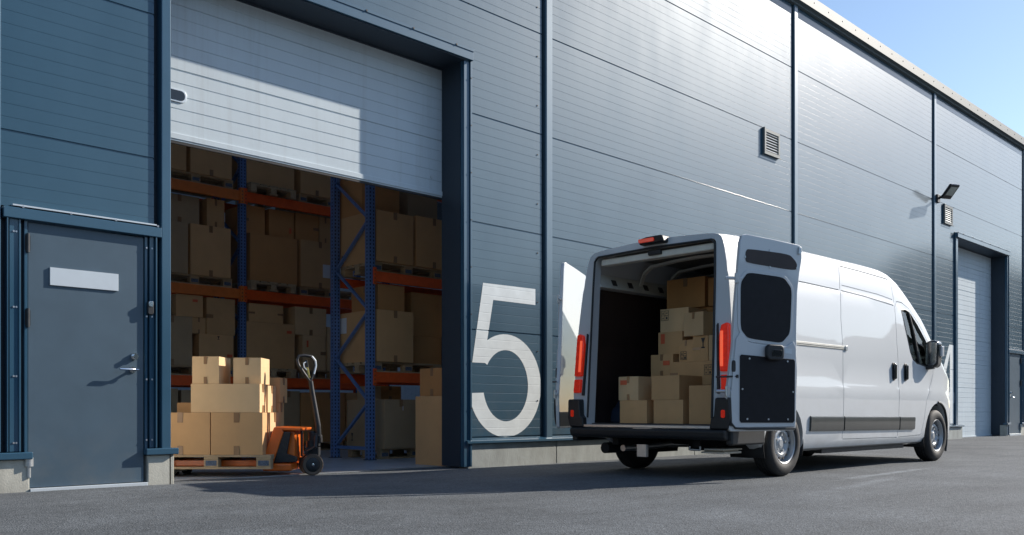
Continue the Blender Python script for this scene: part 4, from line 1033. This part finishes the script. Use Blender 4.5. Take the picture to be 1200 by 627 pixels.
# bumper
bp = MB()
bp.prism([(-.075,.415),(-.045,.392),(.10,.392),(.10,.495),(-.06,.495),(-.085,.475)], lambda p, q, d: (p, d, q), -.98, .98)
bo = bp.build('rear_bumper', M['black'], van, bevel=.015)
for s in (-1, 1):
    MB().prism([(s*.80,.496),(s*1.0,.496),(s*1.03,.60),(s*1.025,.80),(s*.86,.80),(s*.845,.62),(s*.81,.60)], lambda p, q, d: (d, p, q), -.06, .14).build('bumper_corner', M['black'], van, bevel=.018)
    MB().box(.0, .60, s*.94, s*1.018, .345, .50).build('bumper_wing', M['black'], van, bevel=.02)
    MB().prism(rrect(-.022, .022, -.038, .038, .014), lambda p, q, d: (d, s*.955+p, .645+q), -.068, -.059).build('reflector', M['red'], van, bevel=.004)
    # tail lamp: tall upper cluster and lower block
    sgn = s
    up = [(.885,1.05),(.99,1.05),(.99,1.50),(.965,1.52),(.90,1.50),(.872,1.40),(.872,1.18)]
    lamp = MB().prism([(sgn*a, b) for a, b in up], lambda p, q, d: (rk(q)+d, p*(hw(q)/1.01), q), -.035, .05).build('tail_lamp', M['red'], van, bevel=.014)
    MB().prism([(sgn*a, b) for a, b in [(.892,.87),(.99,.87),(.99,1.018),(.892,1.018)]], lambda p, q, d: (rk(q)+d, p*(hw(q)/1.01), q), -.03, .05).build('tail_lamp', M['red'], van, bevel=.012)
    MB().prism([(sgn*a, b) for a, b in [(.895,1.10),(.925,1.10),(.925,1.44),(.895,1.44)]], lambda p, q, d: (rk(q)+d, p*(hw(q)/1.01), q), -.041, -.0352).build('lamp_reflector_strip', mat('lamp_strip', (.9,.16,.08), .1, coat=1, emit=((1,.12,.04), .5)), lamp)
    MB().prism([(sgn*a, b) for a, b in [(.845,.84),(.872,.84),(.858,1.2),(.856,1.52),(.84,1.50)]], lambda p, q, d: (rk(q)+d, p*(hw(q)/1.01), q), -.022, .04).build('lamp_surround', M['black'], van, bevel=.004)
# third brake light
bl = MB().prism([(-.16,0),(.16,0),(.15,.062),(.06,.075),(-.14,.075)], lambda p, q, d: (d-.02*(q/.1), p-.05, 2.385+q), .02, .30).build('brake_light', M['black'], van, bevel=.02)
MB().prism(rrect(-.06, .14, .018, .058, .015), lambda p, q, d: (d-.02*(q/.1), p-.04, 2.385+q), .010, .0195).build('brake_lens', M['red'], bl, bevel=.004)

# rear doors -------------------------------------------------
def rear_door(side_sign, hx, hy, th, label):
    """p along the opened door from the hinge, q height, d thickness toward the painted outer skin"""
    D_ = empty('rear_door', (hx-VX, hy-VY, 0), parent=van); D_['label'] = label
    c, s_ = math.cos(th), math.sin(th); s = side_sign
    # along direction: (c, s*s_) ; inner face normal: (-s_*?, s*c) pointing away from the van body
    nx, ny = -s_, s*c
    def F(p, q, d):
        p2 = p*.870-p*p*.0195; q2 = .68+(q-.68)*(1-.0221*p)
        return (p2*c+d*nx, p2*s*s_+d*ny, q2)      # d>0 toward viewer of the inner face
    out = [(-.045,.50),(-.075,.82),(-.03,1.10),(.0,1.27),(.03,1.65),(.07,2.0),(.10,2.28),(.125,2.345),(.18,2.362),(.55,2.350),(.93,2.330),(.975,2.31),(.972,2.2),(.935,2.05),(.905,1.85),(.893,1.5),(.892,1.25),(.905,1.08),(.900,.95),(.885,.60),(.878,.50),(.86,.478),(-.02,.478)]
    sk = MB().prism(out, F, -.045, .0).build('door_skin', M['vanpaint'], D_, bevel=.010)
    # raised inner frame: everything but the openings -> ring pieces
    def pan(poly, d0, d1, name, m, bev=.004): return MB().prism(poly, F, d0, d1).build(name, M[m], D_, bevel=bev)
    pan([(.0,.515),(.845,.515),(.862,.56),(.868,1.22),(.865,1.30),(.83,1.36),(.72,1.305),(.42,1.31),(.20,1.33),(.09,1.42),(.035,1.35),(.01,1.15),(-.035,.82),(-.02,.55)], .001, .016, 'door_inner_panel', 'vanpaint', .006)
    pan([(.075,.585),(.09,.562),(.815,.556),(.835,.575),(.842,1.165),(.825,1.183),(.095,1.207),(.078,1.19)], .017, .025, 'lower_trim_panel', 'hardboard', .003)
    # window blank with rounded corners
    wp = []
    cor = [(.695,1.985),(.808,1.88),(.782,1.44),(.66,1.338),(.19,1.366),(.095,1.45),(.095,1.89),(.19,1.995)]
    def rnd_poly(c_, r=.35, n=4):
        out_ = []; N_ = len(c_)
        for i in range(N_):
            a, b, d = Vector(c_[i-1]), Vector(c_[i]), Vector(c_[(i+1) % N_])
            p0 = b+(a-b)*r; p2 = b+(d-b)*r
            for k in range(n+1):
                t = k/n; q = p0*(1-t)**2+b*2*t*(1-t)+p2*t*t; out_.append((q.x, q.y))
        return out_
    wpoly = rnd_poly(cor, .22)
    big = rnd_poly([(.71,2.015),(.84,1.89),(.812,1.43),(.68,1.305),(.175,1.335),(.062,1.44),(.062,1.90),(.175,2.025)], .22)
    pan(big, .001, .009, 'window_surround', 'vanpaint', .006)
    pan(wpoly, .0095, .013, 'window_blank', 'hardboard', .002)
    slot = rnd_poly([(.196,2.222),(.78,2.222),(.868,2.165),(.895,2.125),(.872,2.066),(.18,2.088),(.166,2.12),(.17,2.19)], .3)
    pan(slot, .0005, .004, 'upper_trim_panel', 'plywood', .001)
    cl = MB()
    for a, b in ((.16,2.14),(.50,2.232),(.50,2.070),(.885,2.09)): cl.prism([(a-.008,b-.010),(a+.008,b-.010),(a+.008,b+.010),(a-.008,b+.010)], F, .0045, .009)
    cl.build('trim_clip', M['galv'], D_)
    sc = MB()
    for a, b in ((.20,1.172),(.73,1.160),(.105,.88),(.81,.86),(.17,.597),(.46,.592),(.735,.590)): sc.tube([F(a,b,.0245), F(a,b,.029)], .010, 10)
    sc.build('trim_screw', M['galv'], D_)
    # latch
    pan(rrect(.40, .64, 1.165, 1.315, .05), .0265, .075, 'latch_cover', 'black', .014)
    pan(rrect(.465, .60, 1.20, 1.265, .015), .0755, .082, 'latch_pull', 'blackgloss', .004)
    pan(rrect(.70, .80, 1.235, 1.285, .006), .0165, .019, 'data_plate', 'plate', .001)
    pan(rnd_poly([(.005-.02,1.15),(.005+.022,1.15),(.005+.022,1.04),(.005-.022,1.04)], .3), .0005, .017, 'door_buffer', 'black', .004)
    # bottom rubber seal, corner trim, top catch
    MB().tube([F(*v) for v in ((-.065,.80,.006),(-.06,.66,.008),(-.03,.56,.010),(.02,.512,.014),(.2,.502,.016),(.86,.498,.016))], .010, 8).build('door_seal', M['black'], D_, smooth=True)
    pan([(-.07,.80),(-.035,.80),(-.015,.58),(.01,.53),(-.04,.53)], .001, .012, 'corner_seal', 'black', .003)
    pan([(.90,2.235),(.935,2.235),(.94,2.30),(.91,2.305)], .0005, .02, 'door_catch', 'galv', .003)
    # outer skin lower black trim
    pan([(-.05,.50),(.86,.50),(.86,.66),(-.065,.66)], -.052, -.0455, 'outer_trim', 'black', .003)
    # hinges and check strap reach back to the body
    for zz, off in ((1.93,.075),(.86,-.05)):
        MB().tube([F(off+.05,zz,-.0), F(off-.06,zz,-.02), F(off-.13,zz,-.05)], .016, 8).tube([F(off-.03,zz-.045,-.0), F(off-.03,zz+.045,0)], .016, 10).xbox(Matrix.Translation(F(off+.0,zz,-.006)), .06, .03, .07).build('hinge', M['galv'] if zz < 1 else M['vanpaint'], D_, smooth=True)
    MB().tube([F(.045,1.0,.012), F(-.20,.99,-.02)], .009, 8).tube([F(.045,.985,.012), F(.045,1.015,.012)], .016, 8).build('check_strap', M['black'], D_, smooth=True)
    return D_
rear_door(-1, 7.38, -3.24, R(21), 'right rear door swung back along the van side')
rear_door(1, 7.35, -1.01, R(21), 'left rear door swung back toward the wall')
# underside
ub = MB()
ub.cyl((1.015,-.78,.34), (1.015,.78,.34), .045, 14).box(.90, 1.13, -.10, .10, .24, .42)
ub.build('rear_axle', M['underseal'], van, smooth=True)
for s in (-1, 1):
    MB().tube([(.35,s*.62,.40),(.7,s*.62,.30),(1.015,s*.62,.27),(1.4,s*.62,.30),(1.8,s*.62,.40)], .022, 8).build('leaf_spring', M['underseal'], van)
    MB().cyl((.85,s*.50,.26), (.75,s*.46,.48), .028, 10).build('shock_absorber', M['darkmetal'], van, smooth=True)
MB().tube([(.25,.50,.27),(.6,.50,.27),(.9,.4,.30),(2.2,.35,.26),(3.2,.3,.26)], .035, 12).build('exhaust_pipe', M['galv'], van, smooth=True)
MB().cyl((.14,.66,.27), (.55,.66,.27), .06, 14).build('tow_bar', M['underseal'], van, smooth=True)
MB().lathe([(.05,.17),(.22,.17),(.33,.20),(.345,.24),(.34,.29),(.2,.31),(.05,.31)], lambda a, b, d: (1.90+a, b, d), 32).build('spare_wheel', M['rubber'], van, smooth=True)
MB().tube([(.03,-.52,.325),(.03,-.52,.29),(.03,-.64,.29),(.03,-.64,.325)], .010, 8).build('towing_eye', M['galv'], van, smooth=True)
MB().box(.10, .42, -.86, -.60, .255, .275).box(.12, .40, -.84, -.62, .277, .290).box(.06, .40, -.88, -.66, .292, .305).build('heat_shield', M['hose'], van, bevel=.006)
MB().box(-.02, .02, -.02, .10, .20, .33).build('tow_bracket', M['galv'], van, bevel=.004)
MB().box(.12, 4.5, -.82, .82, .425, .436).build('floor_pan', M['underseal'], van)
for s in (-1, 1): MB().box(.15, 4.5, s*.52-.04, s*.52+.04, .31, .424).build('chassis_rail', M['underseal'], van)
MB().box(3.0, 4.4, -.40, .0, .25, .42).build('fuel_tank', M['black'], van, bevel=.03)
MB().box(2.0, 4.2, -.90, -.75, .20, .245).build('sill_pinch', M['darkmetal'], van)

# boxes in the van
GV = 'boxes loaded in the van'
def vb(Xf, dep, ya, yb, za, zb, label, rz=0, **k):
    # faces -X: build with its front as local y-, then turned
    w = yb-ya; cy = (ya+yb)/2
    Mx = Matrix.Translation((Xf+dep/2, cy, 0)) @ Matrix.Rotation(R(-90)+rz, 4, 'Z')
    # local x runs to world -Y
    return cbox(-w/2, w/2, -dep/2, dep/2, za, zb, label, parent_M=Mx, group=GV, **k)
F0 = .5395
vb(7.72, .36, -1.974, -1.607, F0, .788, 'lowest left box in the open van', tapes=())
vb(7.72, .36, -1.860, -1.589, .790, 1.046, 'small box with an orange sticker, top of the front left pair in the van', m='card_pale', extra=[('sticker','y-',.27,.75,.09,.05)])
vb(7.72, .34, -2.440, -2.064, F0, .788, 'plain box on the van floor in the middle of the front row', tapes=())
vb(7.72, .42, -2.392, -2.036, .790, 1.044, 'plain box on top of the middle box of the front row in the van', tapes=())
vb(7.72, .40, -2.850, -2.513, F0, .932, 'tall plain carton at the right end of the front row in the van', tapes=())
vb(8.18, .40, -2.06, -1.65, F0, 1.058, 'carton on the van floor directly behind the front left pair', tapes=())
vb(8.20, .40, -1.97, -1.667, 1.060, 1.303, 'box with tape and an orange sticker behind the front left pair in the van', extra=[('sticker','y-',.72,.6,.09,.05)], tapes=('y-',))
vb(8.16, .45, -2.66, -2.08, F0, .949, 'low carton behind the middle pair in the van', tapes=())
vb(8.14, .42, -2.68, -1.98, .951, 1.207, 'long carton with printed symbols spanning the middle of the van load', m='card', extra=[('mark','y-',.70,.62,.10,.11)], tapes=('y-mid',))
vb(7.95, .16, -2.90, -2.70, F0, 1.207, 'narrow upright carton at the right edge of the van load', tapes=(), m='card')
vb(8.16, .30, -2.262, -2.077, 1.209, 1.444, 'small cube box with printed symbols above the long carton', extra=[('mark','y-',.35,.28,.08,.09)], tapes=('y-top',))
vb(8.15, .30, -2.455, -2.266, 1.209, 1.48, 'box with side marks right of the small cube box in the van', tapes=('y-mid',), extra=[('mark','y-',.7,.7,.05,.11)], m='card')
vb(8.16, .30, -2.66, -2.458, 1.209, 1.48, 'plain box at the right in the third layer of the van load', tapes=(), m='card_pale')
vb(8.25, .42, -2.06, -1.733, 1.305, 1.556, 'box with an upright orange sticker at the left of the third layer in the van', tapes=(), extra=[('sticker','y-',.2,.7,.055,.11)], m='card')
vb(8.30, .42, -2.107, -1.725, 1.558, 1.821, 'box with a printed symbol panel on the left of the fourth layer in the van', tapes=(), extra=[('mark','y-',.17,.72,.10,.11)], m='card_pale')
vb(8.13, .28, -2.44, -2.165, 1.482, 1.735, 'tilted box with a strip of tape high in the van load', rz=R(-7), tapes=('y-top',), m='card_pale')
vb(8.28, .38, -2.68, -2.45, 1.482, 1.76, 'pale box tucked behind the tilted one in the van', tapes=(), m='card_pale')
vb(8.66, .5, -2.60, -1.60, F0, 1.850, 'big carton standing behind the stack in the van', tapes=(), m='card_brown')
vb(8.60, .45, -2.117, -1.596, 1.852, 2.194, 'large brown box with tape at the very top of the van load', tapes=('y-top',), m='card_brown')
vb(8.60, .45, -2.46, -2.163, 1.852, 2.160, 'brown box beside the large top one in the van', tapes=(), m='card_brown')

# ------------------------------------------------------------------ camera, light, world
cam = bpy.data.objects.new('camera', bpy.data.cameras.new('camera')); col.objects.link(cam); scn.camera = cam
cam.location = (0,-7.85,.68); cam.rotation_euler = (R(90), 0, CA-R(90))
cam.data.sensor_width = 36; cam.data.sensor_fit = 'HORIZONTAL'; cam.data.lens = 36*1050/1200; cam.data.shift_y = (480.7-313.5)/1200; cam.data.clip_end = 3000; cam.data.clip_start = .05
SUN_TO = Vector((1.146,-.386,.675)).normalized()
sun = bpy.data.objects.new('sun', bpy.data.lights.new('sun', 'SUN')); col.objects.link(sun)
sun.data.energy = 5.0; sun.data.angle = R(.55); sun.data.color = (1,.92,.82)
sun.rotation_euler = SUN_TO.to_track_quat('Z', 'Y').to_euler()
w = bpy.data.worlds.new('World'); scn.world = w; w.use_nodes = True
nt = w.node_tree; bg = nt.nodes['Background']; sky = nt.nodes.new('ShaderNodeTexSky'); sky.sky_type = 'NISHITA'; sky.sun_disc = False
sky.sun_elevation = math.asin(SUN_TO.z); sky.sun_rotation = math.atan2(SUN_TO.x, SUN_TO.y)
sky.air_density = 1.0; sky.dust_density = .3; sky.ozone_density = 1.4; sky.altitude = 50
nt.links.new(sky.outputs[0], bg.inputs[0]); bg.inputs[1].default_value = .13
scn.view_settings.view_transform = 'Standard'; scn.view_settings.look = 'None'; scn.view_settings.gamma = 1; scn.view_settings.exposure = .43
scn.render.engine = 'CYCLES'
